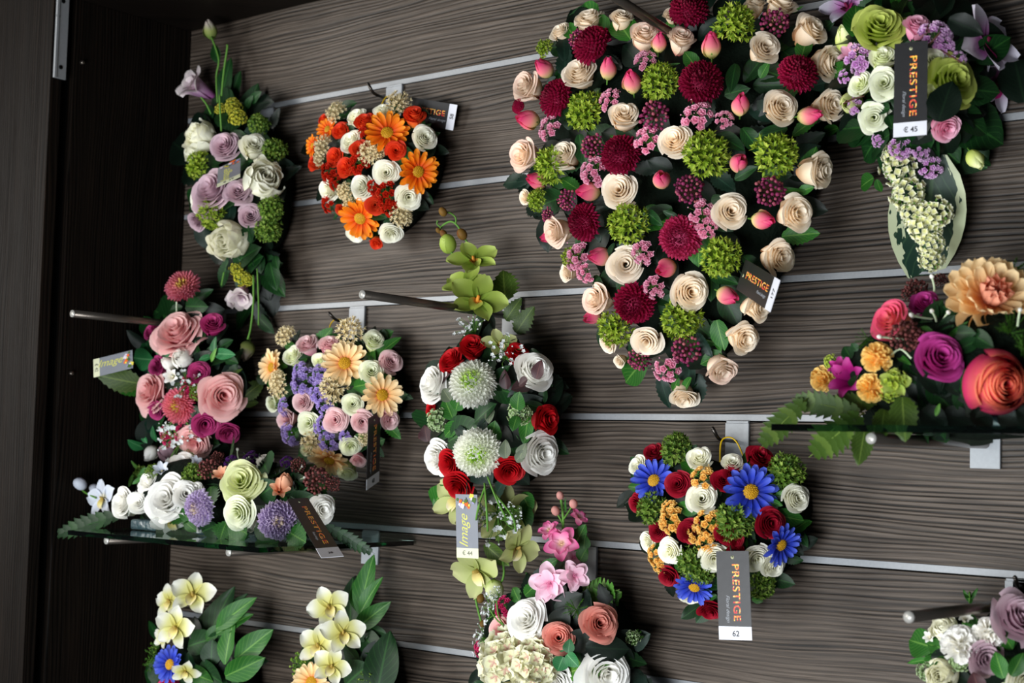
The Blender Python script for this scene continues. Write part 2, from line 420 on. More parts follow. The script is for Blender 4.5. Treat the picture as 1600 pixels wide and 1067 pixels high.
def berries(sc, rg):
    b_ = MB()
    for d in fib(56, -0.15):
        c = d * rg.uniform(0.66, 0.95); b_.m = 0; b_.ball(c, rg.uniform(.085, .13), t=rg.random(), nu=7, nv=5); b_.m = 1; b_.tube([d * 0.05, c], 0.016, 4, t=.5, cap=False)
    return b_.mesh('berry_cluster', [sc_mat(sc), DARK_STEM]), []
def _floret(b_, M, rg, n=5, L=0.2, w=0.09, t0=0.0, t1=1.0, layers=1):
    for q in range(layers):
        for k in range(n):
            a = 2 * math.pi * (k + 0.5 * q) / n
            Mk = M @ Matrix.Rotation(a, 4, 'Z') @ Matrix.Rotation(0.30 + 0.5 * q, 4, 'X')
            f = _spoon(L * (1 - .2 * q), w, 0.6, 0.02)
            b_.grow(Mk, f, 2, 3)
def blossom(sc, rg):
    b_ = MB()
    pts = fib(13, 0.0)
    for i, d in enumerate(pts):
        d = (d + Vector((rg.uniform(-.25, .25), rg.uniform(-.25, .25), 0))).normalized()
        c = Vector((d.x * 0.78, d.y * 0.78, d.z * 0.5)) * rg.uniform(.8, 1.05)
        b_.m = 1; b_.tube([(0, 0, -.3), c], 0.015, 4, cap=False); b_.m = 0
        _floret(b_, frame(c, d + Vector((0, 0, .6)), rg.uniform(0, 6)), rg, 5, 0.33, 0.175, layers=2)
    for k in range(14):
        a = rg.uniform(0, 6.3); r = rg.uniform(.3, 1.1); c = (r * math.cos(a), r * math.sin(a), rg.uniform(-.1, .4)); b_.ball(c, 0.05, t=0.8, nu=5, nv=4)
        b_.m = 1; b_.tube([(0, 0, -.3), c], 0.012, 4, cap=False); b_.m = 0
    return b_.mesh('blossom_cluster', [sc_mat(sc), GREEN_STEM]), []
def tuft(sc, rg):
    b_ = MB()
    for d in fib(52, -0.1):
        c = d * rg.uniform(0.55, 0.85); M0 = frame(c, d + Vector((rg.uniform(-.3, .3), rg.uniform(-.3, .3), 0)), rg.uniform(0, 6))
        for k in range(5):
            b_.grow(M0 @ Matrix.Rotation(k * 1.257, 4, 'Z') @ Matrix.Rotation(0.7, 4, 'X'), _spoon(0.27, 0.055, 0.5, 0.03), 1, 2)
        b_.tube([d * .2, c], 0.02, 4, t=0.3, cap=False)
    return b_.mesh('tuft', sc_mat(sc)), []
def lilac(sc, rg):
    b_ = MB()
    for d in fib(44, -0.2):
        c = d * rg.uniform(0.6, 0.95); _floret(b_, frame(c, d, rg.uniform(0, 6)), rg, 4, 0.24, 0.11)
    for d in fib(40, -0.2):
        d = Vector((-d.y, d.x, d.z)); b_.m = 1
        b_.grow(lframe(d * .6, d, Vector((0, 0, 1))), _spoon(.3, .06, .2, .03), 1, 2); b_.m = 0
    return b_.mesh('lilac_cluster', [sc_mat(sc), GREEN_STEM]), []
def hydra(sc, rg):
    b_ = MB(); b_.ball((0, 0, -0.1), 0.5, t=0.3)
    for d in fib(26, -0.1):
        c = d * rg.uniform(0.62, 0.80); _floret(b_, frame(c, d + Vector((rg.uniform(-.3, .3), rg.uniform(-.3, .3), 0)), rg.uniform(0, 6)), rg, 4, 0.36, 0.20)
    return b_.mesh('hydrangea_head', sc_mat(sc)), []
def orchid(sc, rg):
    mt = sc_mat(sc); lip = MB()
    lip.m = 1
    lip.tube([(0, 0, -.1), (0, 0.02, 0.12), (0, 0.10, 0.24)], [0.07, 0.06, 0.05], 7, t=0.1)
    lip.grow(Matrix.Translation((0, -0.03, 0.02)) @ Matrix.Rotation(math.pi, 4, 'Z') @ Matrix.Rotation(0.9, 4, 'X'), lambda u, v: (u * 0.20 * (0.35 + 0.8 * math.sin(v * 2.6)), 0.42 * v, 0.13 * u * u - 0.12 * v * v * 2), 5, 5)
    subs = []
    for a, L, w, tl in ((0, 0.95, 0.33, 0.15), (1.32, 0.98, 0.42, 0.10), (-1.32, 0.98, 0.42, 0.10), (2.45, 0.92, 0.30, 0.22), (-2.45, 0.92, 0.30, 0.22)):
        p = MB(); cu = rg.uniform(-0.05, 0.12)
        p.sheet(lambda u, v: (u * w * math.sin(math.pi * (0.10 + 0.86 * v) ** 1.25) ** 0.8, L * v, 0.10 * u * u - cu * 2 * v * v + 0.02 * math.sin(4 * u)), 6, 7)
        subs.append(('petal', p.mesh('petal', mt), Matrix.Rotation(a + rg.uniform(-.1, .1), 4, 'Z') @ Matrix.Translation((0, 0.03, 0)) @ Matrix.Rotation(tl + rg.uniform(-.05, .25), 4, 'X')))
    return lip.mesh('lip', [mt, LIP.get(sc_name(sc), LIP[''])]), subs
def delph(sc, rg):
    mt = sc_mat(sc); c = MB()
    for k in range(7):
        a = k * 0.9; c.tube([(0, 0, 0), (0.07 * math.cos(a), 0.07 * math.sin(a), 0.22)], 0.012, 4, t=0.1)
    c.ball((0, 0, 0), 0.09, t=0.0)
    subs = []
    for n, s_, tl in ((5, 1.0, 0.05), (5, 0.74, 0.45)):
        for k in range(n):
            p = MB(); ph = rg.uniform(0, 6)
            p.sheet(lambda u, v: (u * 0.36 * math.sin(math.pi * (0.06 + 0.76 * v)) ** .7, 0.95 * v - 0.14 * u * u * v, 0.10 * u * u + 0.05 * math.sin(3.5 * u + ph) * v), 6, 6)
            subs.append(('petal', p.mesh('petal', mt), Matrix.Rotation(2 * math.pi * k / n + n, 4, 'Z') @ Matrix.Rotation(tl + rg.uniform(-.15, .15), 4, 'X') @ Matrix.Scale(s_, 4)))
    return c.mesh('stamens', mt), subs
def breath(sc, rg):
    b_ = MB()
    for i in range(34):
        a = rg.uniform(0, 6.3); r = math.sqrt(rg.random()) * 0.95; p = Vector((r * math.cos(a), r * math.sin(a), rg.uniform(0, .45)))
        mid = p * 0.55 + Vector((rg.uniform(-.1, .1), rg.uniform(-.1, .1), -.05)); b_.m = 1; b_.tube([(0, 0, -.5), mid, p], 0.013, 4, cap=False); b_.m = 0
        if i % 3: _floret(b_, frame(p, (rg.uniform(-.6, .6), rg.uniform(-.6, .6), 1)), rg, 5, 0.13, 0.05)
        else: b_.ball(p, 0.045, t=0.5, nu=5, nv=4)
    return b_.mesh('filler_sprig', [sc_mat(sc), GREEN_STEM]), []
def seeds(sc, rg):
    b_ = MB()
    for i in range(40):
        a = rg.uniform(0, 6.3); r = math.sqrt(rg.random()) * 0.9; p = Vector((r * math.cos(a), r * math.sin(a), rg.uniform(0, .35)))
        b_.ball(p, rg.uniform(.06, .09), t=rg.random(), nu=6, nv=4); b_.m = 1; b_.tube([(0, 0, -.4), p], 0.014, 4, cap=False); b_.m = 0
    return b_.mesh('seed_cluster', [sc_mat(sc), GREEN_STEM]), []
def ballbud(sc, rg):
    b_ = MB(); b_.ball((0, 0, 0), 1.0, t=0.5, nu=12, nv=9, sq=(0.78, 0.78, 1.0)); b_.sheet(lambda u, v: (0.80 * math.cos(u * .8) * math.sin(v * 2.6), 0.80 * math.sin(u * .8) * math.sin(v * 2.6), -math.cos(v * 2.6)), 4, 6)
    return b_.mesh('bud', sc_mat(sc)), []
def asparagus(sc, rg):
    b_ = MB()
    for i in range(16):
        d = Vector((rg.uniform(-1, 1), rg.uniform(-1, 1), rg.uniform(.2, .9))).normalized()
        b_.tube([(0, 0, 0), d * .9], 0.012, 4, t=.3, cap=False)
        for k in range(9):
            p = d * (.2 + .08 * k)
            for q in range(5):
                e = (d * .6 + Vector((rg.uniform(-1, 1), rg.uniform(-1, 1), rg.uniform(-1, 1)))).normalized() * .16
                o = e.orthogonal().normalized() * .012
                b_.add([p - o, p + o, p + e], [(0, 1, 2)], rg.random())
    return b_.mesh('fine_foliage', sc_mat(sc)), []
def trumpet(sc, rg):
    """six pointed petals fused at the throat"""
    mt = sc_mat(sc); c = MB(); c.ball((0, 0, -.2), .12, t=0)
    subs = []
    for k in range(6):
        p = MB(); p.sheet(lambda u, v: (u * 0.30 * math.sin(math.pi * (0.15 + 0.80 * v)) ** .8, 0.10 + 0.75 * v ** 1.4, -0.7 + 0.95 * math.sin(v * 1.7) + 0.08 * u * u), 4, 6)
        subs.append(('petal', p.mesh('petal', mt), Matrix.Rotation(k * math.pi / 3 + rg.uniform(-.1, .1), 4, 'Z')))
    return c.mesh('throat', mt), subs
KINDS = dict(rose=rose, tight=rose_tight, bigrose=bigrose, peony=peony, ranun=ranun, bell=bell, bud=bud, mum=mum, zinnia=zinnia, scab=scab, frill=frill,
             gerbera=gerbera, dahlia=dahlia, sedum=sedum, berries=berries, blossom=blossom, tuft=tuft, lilac=lilac, hydra=hydra, orchid=orchid, delph=delph,
             breath=breath, seeds=seeds, ballbud=ballbud, asparagus=asparagus, trumpet=trumpet)
PNAME = dict(rose='rose', tight='rose', bigrose='rose', peony='peony', ranun='ranunculus', bell='lisianthus', bud='rosebud', mum='chrysanthemum', zinnia='zinnia', scab='scabious',
             frill='carnation', gerbera='gerbera', dahlia='dahlia', sedum='sedum_cluster', berries='berry_cluster', blossom='blossom_cluster', tuft='statice_tuft', lilac='lilac_cluster',
             hydra='hydrangea', orchid='orchid', delph='delphinium_bloom', breath='filler_sprig', seeds='seed_cluster', ballbud='flower_bud', asparagus='fine_foliage', trumpet='freesia')
SCALE = {'bud': 1.45, 'tight': 1.17, 'rose': 1.08, 'blossom': 1.15, 'berries': 1.1, 'mum': 1.03, 'sedum': 1.08}

# colour schemes: stops from the base of a petal to its edge
S_ = {
 'cream': [(0, (226, 170, 112)), (.45, (248, 224, 190)), (1, (255, 244, 226))],
 'creamp':  [(0, (230, 130, 120)), (.40, (249, 222, 192)), (.9, (255, 242, 224)), (1, (252, 218, 200))],
 'pinkbud': [(0, (170, 180, 80)), (.25, (238, 218, 150)), (.6, (246, 140, 150)), (1, (222, 50, 118))],
 'burg': [(0, (110, 6, 38)), (.5, (156, 18, 62)), (1, (186, 36, 88))],
 'burg2': [(0, (116, 8, 44)), (.4, (190, 48, 98)), (1, (214, 82, 128))],
 'sedum': [(0, (84, 116, 20)), (.6, (146, 172, 46)), (1, (190, 204, 84))],
 'sedumd': [(0, (56, 90, 28)), (.6, (108, 142, 48)), (1, (156, 178, 84))],
 'berry': [(0, (104, 26, 64)), (.6, (164, 58, 108)), (1, (196, 112, 116))],
 'berryb':  [(0, (74, 34, 34)), (1, (140, 78, 74))],
 'pinkbl': [(0, (200, 96, 134)), (.4, (240, 156, 188)), (1, (250, 196, 216))],
 'white': [(0, (236, 230, 160)), (.4, (248, 246, 216)), (1, (255, 254, 240))],
 'whitec': [(0, (236, 230, 205)), (.5, (250, 248, 240)), (1, (255, 254, 250))],
 'wgreen': [(0, (170, 208, 70)), (.45, (230, 238, 170)), (1, (250, 252, 232))],
 'lime': [(0, (176, 200, 70)), (.6, (222, 232, 136)), (1, (242, 246, 196))],
 'limed': [(0, (130, 152, 30)), (.6, (182, 202, 66)), (1, (216, 228, 120))],
 'orange': [(0, (214, 50, 6)), (.4, (244, 110, 10)), (1, (255, 160, 34))],
 'orrose': [(0, (252, 180, 70)), (.6, (246, 112, 48)), (1, (222, 56, 28))],
 'tuft': [(0, (206, 186, 130)), (1, (250, 238, 202))],
 'redbl':   [(0, (170, 20, 8)), (1, (216, 48, 18))],
 'peachg': [(0, (248, 150, 86)), (.3, (253, 208, 140)), (1, (255, 234, 190))],
 'pinkrose':[(0, (196, 20, 90)), (.35, (236, 160, 180)), (1, (244, 214, 214))],
 'lilacbl': [(0, (150, 124, 200)), (1, (208, 188, 240))],
 'blue':    [(0, (28, 32, 120)), (.5, (46, 68, 196)), (1, (98, 118, 226))],
 'red':     [(0, (96, 0, 8)), (.5, (158, 8, 20)), (1, (196, 18, 28))],
 'redd':    [(0, (78, 0, 14)), (.5, (126, 6, 28)), (1, (164, 18, 44))],
 'yellow': [(0, (252, 190, 70)), (1, (255, 224, 140))],
 'mauve':   [(0, (150, 96, 120)), (.5, (186, 146, 164)), (1, (214, 188, 198))],
 'eust': [(0, (160, 80, 150)), (.55, (206, 166, 198)), (1, (236, 226, 222))],
 'budgrn':  [(0, (90, 120, 50)), (.6, (150, 160, 90)), (1, (190, 176, 170))],
 'dusty': [(0, (216, 96, 120)), (.45, (240, 160, 168)), (1, (248, 204, 200))],
 'magenta': [(0, (90, 8, 48)), (.5, (142, 22, 84)), (1, (186, 64, 124))],
 'maghot':  [(0, (120, 6, 84)), (.6, (164, 16, 112)), (1, (206, 74, 160))],
 'zinn': [(0, (214, 186, 80)), (.16, (216, 124, 128)), (1, (232, 136, 160))],
 'wmum': [(0, (150, 200, 50)), (.12, (206, 228, 130)), (.24, (248, 250, 236)), (1, (255, 255, 250))],
 'scab': [(0, (200, 180, 150)), (.12, (186, 168, 200)), (1, (216, 202, 230))],
 'orchw':   [(0, (200, 186, 70)), (.45, (228, 226, 150)), (.75, (244, 243, 224)), (1, (246, 246, 238))],
 'orchg':   [(0, (130, 160, 50)), (.6, (166, 188, 82)), (1, (186, 204, 110))],
 'orchpg':  [(0, (170, 180, 100)), (.6, (196, 204, 136)), (1, (206, 208, 150))],
 'orchblue':[(0, (210, 200, 160)), (.3, (214, 220, 232)), (1, (226, 232, 242))],
 'orchp': [(0, (130, 20, 96)), (.3, (196, 130, 190)), (.7, (232, 222, 240)), (1, (236, 232, 246))],
 'delph': [(0, (240, 210, 170)), (.4, (242, 178, 204)), (.85, (236, 120, 172)), (1, (222, 90, 150))],
 'delphl': [(0, (226, 130, 170)), (.4, (244, 196, 216)), (1, (250, 216, 230))],
 'coral':   [(0, (196, 60, 70)), (.5, (220, 116, 110)), (1, (234, 160, 144))],
 'coralp': [(0, (180, 20, 90)), (.65, (208, 50, 100)), (.9, (230, 96, 96)), (1, (244, 150, 108))],
 'dahl': [(0, (244, 170, 140)), (.35, (250, 208, 146)), (1, (255, 230, 180))],
 'peach':   [(0, (226, 140, 96)), (1, (244, 190, 156))],
 'bredbud': [(0, (190, 60, 90)), (.5, (236, 176, 140)), (1, (226, 80, 120))],
 'brown':   [(0, (104, 70, 24)), (.5, (130, 96, 40)), (1, (120, 60, 30))],
 'pinkball':[(0, (216, 150, 140)), (1, (230, 170, 160))],
 'wtiny':   [(0, (220, 226, 220)), (1, (238, 240, 244))],
 'lilacw': [(0, (230, 230, 150)), (1, (254, 254, 236))],
 'hydr':    [(0, (214, 160, 150)), (.25, (236, 236, 196)), (1, (246, 244, 222))],
 'fern':    [(0, (40, 90, 20)), (1, (84, 130, 40))],
 'gseed':   [(0, (110, 140, 80)), (1, (196, 214, 170))],
 'ylime':   [(0, (150, 150, 20)), (1, (226, 220, 84))],
 'purple':  [(0, (50, 16, 70)), (1, (86, 40, 110))],
 'magbl':   [(0, (190, 20, 90)), (1, (226, 70, 130))],
 'plilac': [(0, (180, 100, 180)), (.5, (222, 164, 222)), (1, (240, 214, 240))],
}
SCH = {k: (k, tuple(v)) for k, v in S_.items()}
def sc_mat(sc): return petal_mat(sc[1], trans=0.32)
def sc_name(sc): return sc[0]
GREEN_STEM = petal_mat(((0, (84, 130, 50)), (1, (110, 150, 60))))
DARK_STEM = petal_mat(((0, (70, 40, 30)), (1, (90, 50, 40))))
CENTER = {'': petal_mat(((0, (176, 128, 20)), (1, (226, 178, 40))))}
LIP = {'': petal_mat(((0, (150, 120, 40)), (.6, (220, 206, 130)), (1, (230, 220, 190)))),
       'orchp': petal_mat(((0, (90, 10, 40)), (1, (170, 30, 110)))),
       'orchg': petal_mat(((0, (220, 110, 20)), (.4, (190, 200, 90)), (1, (170, 190, 70))))}

# ------------------------------------------------------------------ leaves (unit length along +Y)
LEAF = {}
GREENS = {'d': ((12, 48, 16), (38, 82, 32)), 'm': ((30, 84, 22), (84, 128, 52)), 'l': ((66, 120, 36), (130, 160, 80)), 'b': ((10, 34, 24), (24, 52, 38)),
          'g': ((30, 96, 50), (84, 140, 90)), 'p': ((56, 30, 34), (84, 52, 50)), 'e': ((74, 84, 66), (104, 112, 86)), 'o': ((54, 78, 20), (100, 122, 50)),
          'v': ((20, 50, 36), (60, 90, 60)), 'k': ((5, 20, 10), (14, 34, 18))}
def leaf_mesh(shape, col):
    key = (shape, col)
    if key in LEAF: return LEAF[key]
    base, vein = GREENS[col]
    mt = leaf_mat(base, vein, rough=0.5, veg=(188, 196, 160) if col == 'v' else None)
    p = MB()
    if shape == 'fern':
        nl = 9
        p.tube([(0, 0, 0), (0, .5, .03), (0, 1, -.04)], [.012, .009, .003], 5)
        for i in range(nl):
            v0 = .10 + .86 * i / nl; L = 0.24 * math.sin(math.pi * (0.18 + 0.78 * (i / nl))) + .03
            for sd in (-1, 1):
                d = Vector((sd, 0.55, 0.10)).normalized()
                M = lframe(Vector((0, v0, .03)), d, Vector((0, 0, 1)))
                nt_ = 5
                V = []; F = []
                for k in range(nt_ + 1):
                    q = k / nt_; w = 0.062 * (1 - q) ** .5 + .004
                    V += [M @ Vector((-w * (1.2 if k % 2 else .8), L * q, 0)), M @ Vector((0, L * q, -.006)), M @ Vector((w * (1.2 if k % 2 else .8), L * q, .0))]
                for k in range(nt_):
                    a = 3 * k; F += [(a, a + 1, a + 4, a + 3), (a + 1, a + 2, a + 5, a + 4)]
                p.add(V, F, v0, .4)
    else:
        wd, pw, ser, cup = {'broad': (.27, 1.15, 0, .25), 'round': (.42, .95, 0, .2), 'long': (.16, 1.1, 0, .3), 'blade': (.09, 1.0, 0, .3), 'serr': (.24, 1.1, .10, .15), 'oval': (.33, 1.05, .02, .2),
                            'ivy': (.42, 1.35, .22, .1), 'hosta': (.27, 1.0, .0, .25), 'lobed': (.30, 1.0, .17, .1)}[shape]
        nv = 16 if ser > .05 else 9
        def fn(u, v):
            w = wd * (math.sin(math.pi * min(1, 0.03 + 0.97 * v) ** (pw * .8)) ** 0.75 if v < 1 else 0.0)
            if ser: w *= 1 + ser * (1 if int(round(v * nv)) % 2 else -1)
            return (u * w, v, cup * abs(u) ** 1.3 * w - 0.16 * v * v + .02 * math.sin(9 * v + 2 * u) * abs(u))
        p.sheet(fn, 6, nv)
    LEAF[key] = p.mesh('leaf', mt)
    return LEAF[key]

# ------------------------------------------------------------------ arrangement builder
class Arr:
    def __init__(s, name, label, cat, cx, cy, rx, ry, h0, h1, bias=0.30, group=None, floor_z=None, k=1.0):
        s.cx, s.cy, s.rx, s.ry, s.h0, s.h1, s.bias, s.k = cx, cy, rx, ry, h0, h1, bias, k
        s.o = thing(name, label, cat, W(cx, cy, 0.004) if floor_z is None else Vector((W(cx, cy, h0).x, -h0, floor_z)), group)
        s.loc = s.o.location.copy(); s.n = 0
    def off(s, x, y):
        q = ((x - s.cx) / s.rx) ** 2 + ((y - s.cy) / s.ry) ** 2
        return s.h0 + (s.h1 - s.h0) * math.sqrt(max(0.0, 1 - min(1, q) * 0.97))
    def nrm(s, x, y):
        a = (x - s.cx) / s.rx; b_ = -(y - s.cy) / s.ry
        return Vector((s.k * a * 1.1 + s.bias + 0.12, -1, s.k * b_ * 0.85)).normalized()
    def put(s, kind, scheme, x, y, size, d=None, dz=0.0, label=None, sub=True):
        of = s.off(x, y) + dz; P = W(x, y, of)
        while P.x < -1.872 + 0.38 * size * mpp(P): of += 0.006; P = W(x, y, of)      # stay clear of the side panel
        n = s.nrm(x, y) if d is None else Vector((0.64 + 0.77 * (d[0] - 0.12), -0.77 + 0.64 * (d[0] - 0.12), d[1])).normalized()
        n = (n + Vector((rnd.uniform(-.12, .12), 0, rnd.uniform(-.12, .12)))).normalized()
        r = size * 0.5 * mpp(P) * SCALE.get(kind, 1.0)
        me, subs = template(kind, scheme, rnd.randrange(3))
        M = frame(P - s.loc, n, rnd.uniform(0, 6.28) if kind not in ('orchid',) else rnd.uniform(-.5, .5), r)
        o = link(PNAME[kind], me, s.o, M)
        if label: o['label'] = label
        if sub:
            for nm, ms, mm in subs: link(nm, ms, o, mm)
        s.n += 1
        return o
    def items(s, txt):
        """lines: kind scheme x y size [tx ty] ; x y size [tx ty] ; ..."""
        for ln in txt.strip().splitlines():
            w = ln.split(None, 2)
            for it in w[2].split(';'):
                q = [float(a) for a in it.split()]
                if not q: continue
                s.put(w[0], w[1], q[0], q[1], q[2], (q[3], q[4]) if len(q) > 4 else None, q[5] if len(q) > 5 else 0.0)
    def leaf(s, x0, y0, x1, y1, shape='broad', col='d', o0=None, o1=None, wide=1.0, name='leaf', nn=None):
        a = s.off(x0, y0) - .012 if o0 is None else o0; b_ = s.off(x1, y1) - .002 if o1 is None else o1
        a = clear(x0, y0, a); b_ = clear(x1, y1, b_); A = W(x0, y0, a); B = W(x1, y1, b_); L = (B - A).length
        n = nn or Vector((0.35 + rnd.uniform(-.3, .3), -1, rnd.uniform(-.3, .4)))
        M = lframe(A - s.loc, B - A, n) @ Matrix.Diagonal((L * wide, L, L, 1))
        return link(name, leaf_mesh(shape, col), s.o, M)
    def leaves(s, txt):
        for ln in txt.strip().splitlines():
            w = ln.split(None, 2)
            for it in w[2].split(';'):
                q = [float(a) for a in it.split()]
                if q: s.leaf(*q[:4], shape=w[0], col=w[1], wide=(q[4] if len(q) > 4 else 1.0) * (0.8 if w[0] in ('broad', 'serr', 'lobed') else 0.95), o0=q[5] if len(q) > 5 else None, o1=q[6] if len(q) > 6 else None)
    def stem(s, pts, r=0.0012, name='stem', mat=None, rs=None):
        b_ = MB(); P = [W(*p) - s.loc for p in pts]
        # smooth the path
        Q = []
        for i in range(len(P) - 1):
            p0 = P[max(i - 1, 0)]; p1 = P[i]; p2 = P[i + 1]; p3 = P[min(i + 2, len(P) - 1)]
            for k in range(4):
                t = k / 4
                Q.append(0.5 * ((2 * p1) + (p2 - p0) * t + (2 * p0 - 5 * p1 + 4 * p2 - p3) * t * t + (3 * p1 - p0 - 3 * p2 + p3) * t ** 3))
        Q.append(P[-1])
        b_.tube(Q, r, 7)
        return link(name, b_.mesh(name, mat or GREEN_STEM), s.o)
    def base(s, poly, shrink=0.90, hs=0.72, name='foam_base'):
        """domed moss-green foam that the stems are stuck into"""
        cx = sum(p[0] for p in poly) / len(poly); cy = sum(p[1] for p in poly) / len(poly)
        P = []
        n = len(poly)
        for i in range(n):      # smooth closed outline
            p0, p1, p2, p3 = poly[i - 1], poly[i], poly[(i + 1) % n], poly[(i + 2) % n]
            for k in range(3):
                t = k / 3
                P.append(tuple(0.5 * (2 * p1[c] + (p2[c] - p0[c]) * t + (2 * p0[c] - 5 * p1[c] + 4 * p2[c] - p3[c]) * t * t + (3 * p1[c] - p0[c] - 3 * p2[c] + p3[c]) * t ** 3) for c in (0, 1)))
        m_ = len(P); V = []; F = []
        zmin = getattr(s, 'zmin', -9)
        for j, r in enumerate((1.0, 0.97, 0.82, 0.6, 0.35, 0.12)):
            for p in P:
                x = cx + (p[0] - cx) * r * shrink; y = cy + (p[1] - cy) * r * shrink
                of = clear(x, y, max(s.off(x, y) * hs, 0.006))
                q = W(x, y, of) - s.loc
                if j == 0: q.y = -(max(s.h0 * .3, 0.003) if s.h0 < .08 else s.h0 * .55) - s.loc.y
                V.append(q)
        V.append(W(cx, cy, s.off(cx, cy) * hs) - s.loc)
        for j in range(5):
            for i in range(m_): F.append((j * m_ + i, j * m_ + (i + 1) % m_, (j + 1) * m_ + (i + 1) % m_, (j + 1) * m_ + i))
        for i in range(m_): F.append((5 * m_ + i, 5 * m_ + (i + 1) % m_, 6 * m_))
        F.append(tuple(range(m_))[::-1])
        b_ = MB(); b_.add(V, F)
        return link(name, b_.mesh(name, FOAM), s.o)
    def fill(s, poly, n, size=(30, 55), cols='ddddkkm', shapes=('broad', 'oval', 'broad', 'serr'), dz=-0.014, seed=1):
        rg = random.Random(seed)
        xs = [p[0] for p in poly]; ys = [p[1] for p in poly]
        cx = sum(xs) / len(xs); cy = sum(ys) / len(ys); c = 0; g = 0
        while c < n and g < 9000:
            g += 1
            x = rg.uniform(min(xs), max(xs)); y = rg.uniform(min(ys), max(ys))
            if not inside(x, y, poly): continue
            L = rg.uniform(*size); a = math.atan2(y - cy, x - cx) + rg.gauss(0, 0.9)
            x1 = x + L * math.cos(a); y1 = y + L * math.sin(a)
            o0 = max(.004, s.off(x, y) + dz - .010); o1 = max(.006, s.off(x1, y1) + dz + rg.uniform(-.004, .010))
            s.leaf(x, y, x1, y1, rg.choice(shapes), rg.choice(cols), o0, o1, wide=rg.uniform(.85, 1.2))
            c += 1
def clear(x, y, of):
    while W(x, y, of).x < -1.866: of += 0.006
    return of
FOAM = plain('moss_foam', (12, 22, 14), 0.9, 0, 0.1, bump=(180, 0.8))
def inside(x, y, P):
    c = False; j = len(P) - 1
    for i in range(len(P)):
        if (P[i][1] > y) != (P[j][1] > y) and x < (P[j][0] - P[i][0]) * (y - P[i][1]) / (P[j][1] - P[i][1]) + P[i][0]: c = not c
        j = i
    return c
def ellipse(cx, cy, rx, ry, n=12, rot=0.0):
    return [(cx + rx * math.cos(a) * math.cos(rot) - ry * math.sin(a) * math.sin(rot), cy + rx * math.cos(a) * math.sin(rot) + ry * math.sin(a) * math.cos(rot)) for a in [2 * math.pi * i / n for i in range(n)]]
# ------------------------------------------------------------------ the setting
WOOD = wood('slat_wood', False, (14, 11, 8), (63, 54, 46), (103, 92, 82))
WOODV = wood('side_wood_shaded', True, (6, 5, 4), (18, 14, 11), (30, 23, 18))  # same laminate as the slats, with the niche's shade put into darker tones
ALU = plain('brushed_aluminium', (150, 153, 156), 0.55, 0.35, 0.4, bump=(300, 0.04))
ALUW = plain('satin_aluminium_plate', (158, 162, 166), 0.5, 0.15, 0.4, bump=(240, 0.04))
STEEL = plain('dark_steel', (70, 66, 62), 0.28, 0.9, 0.5)
NICKEL = plain('brushed_nickel', (112, 104, 96), 0.30, 0.85, 0.5)
CAP = plain('polished_cap', (176, 174, 168), 0.35, 0.3, 0.6)
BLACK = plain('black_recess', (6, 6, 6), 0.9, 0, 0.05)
YEL = plain('yellow_wire', (214, 176, 10), 0.4)
XL, XR, ZB, ZT = -1.875, 0.25, -0.56, 0.633
ZS = [0.492, 0.342, 0.1925, 0.0405, -0.1100, -0.2590, -0.4090]

def box_obj(name, dims, mat, parent=None, bev=0.0008, structure=False, loc=None):
    b_ = MB(); b_.box(*dims)
    me = b_.mesh(name, mat, smooth=False); o = link(name, me, parent)
    if parent is not None: o.matrix_parent_inverse = Matrix.Translation(-parent.location)
    if bev: bevel_mod(o, bev)
    if structure: o['kind'] = 'structure'
    return o
wall = box_obj('wall_back', (XL - 0.02, XR, 0.012, 0.030, ZB, ZT + .02), BLACK, structure=True, bev=0)
edges = [ZT] + [z for z in ZS] + [ZB]
for i in range(len(edges) - 1):
    zt = edges[i] - (0.0 if i == 0 else 0.0052); zb = edges[i + 1] + (0.0038 if i < len(edges) - 2 else 0)
    box_obj('slat_panel', (XL, XR, 0.0, 0.012, zb, zt), WOOD, wall, 0.0006)
for z in ZS:
    box_obj('aluminium_channel', (XL, XR, 0.0006, 0.011, z - 0.0037, z + 0.0036), ALU, wall, 0.0004)
DS = 0.208
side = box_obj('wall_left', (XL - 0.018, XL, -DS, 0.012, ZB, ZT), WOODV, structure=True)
gap = box_obj('reveal_shade_strip', (XL - 0.018, XL - 0.012, -0.2265, -DS, ZB, ZT), BLACK, structure=True, bev=0)  # black strip: the shade of the reveal is put into its colour
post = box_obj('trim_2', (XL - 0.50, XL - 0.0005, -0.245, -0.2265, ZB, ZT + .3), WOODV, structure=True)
ceil = box_obj('ceiling', (XL - 0.018, XR, -0.245, 0.03, ZT, ZT + 0.02), WOODV, structure=True)

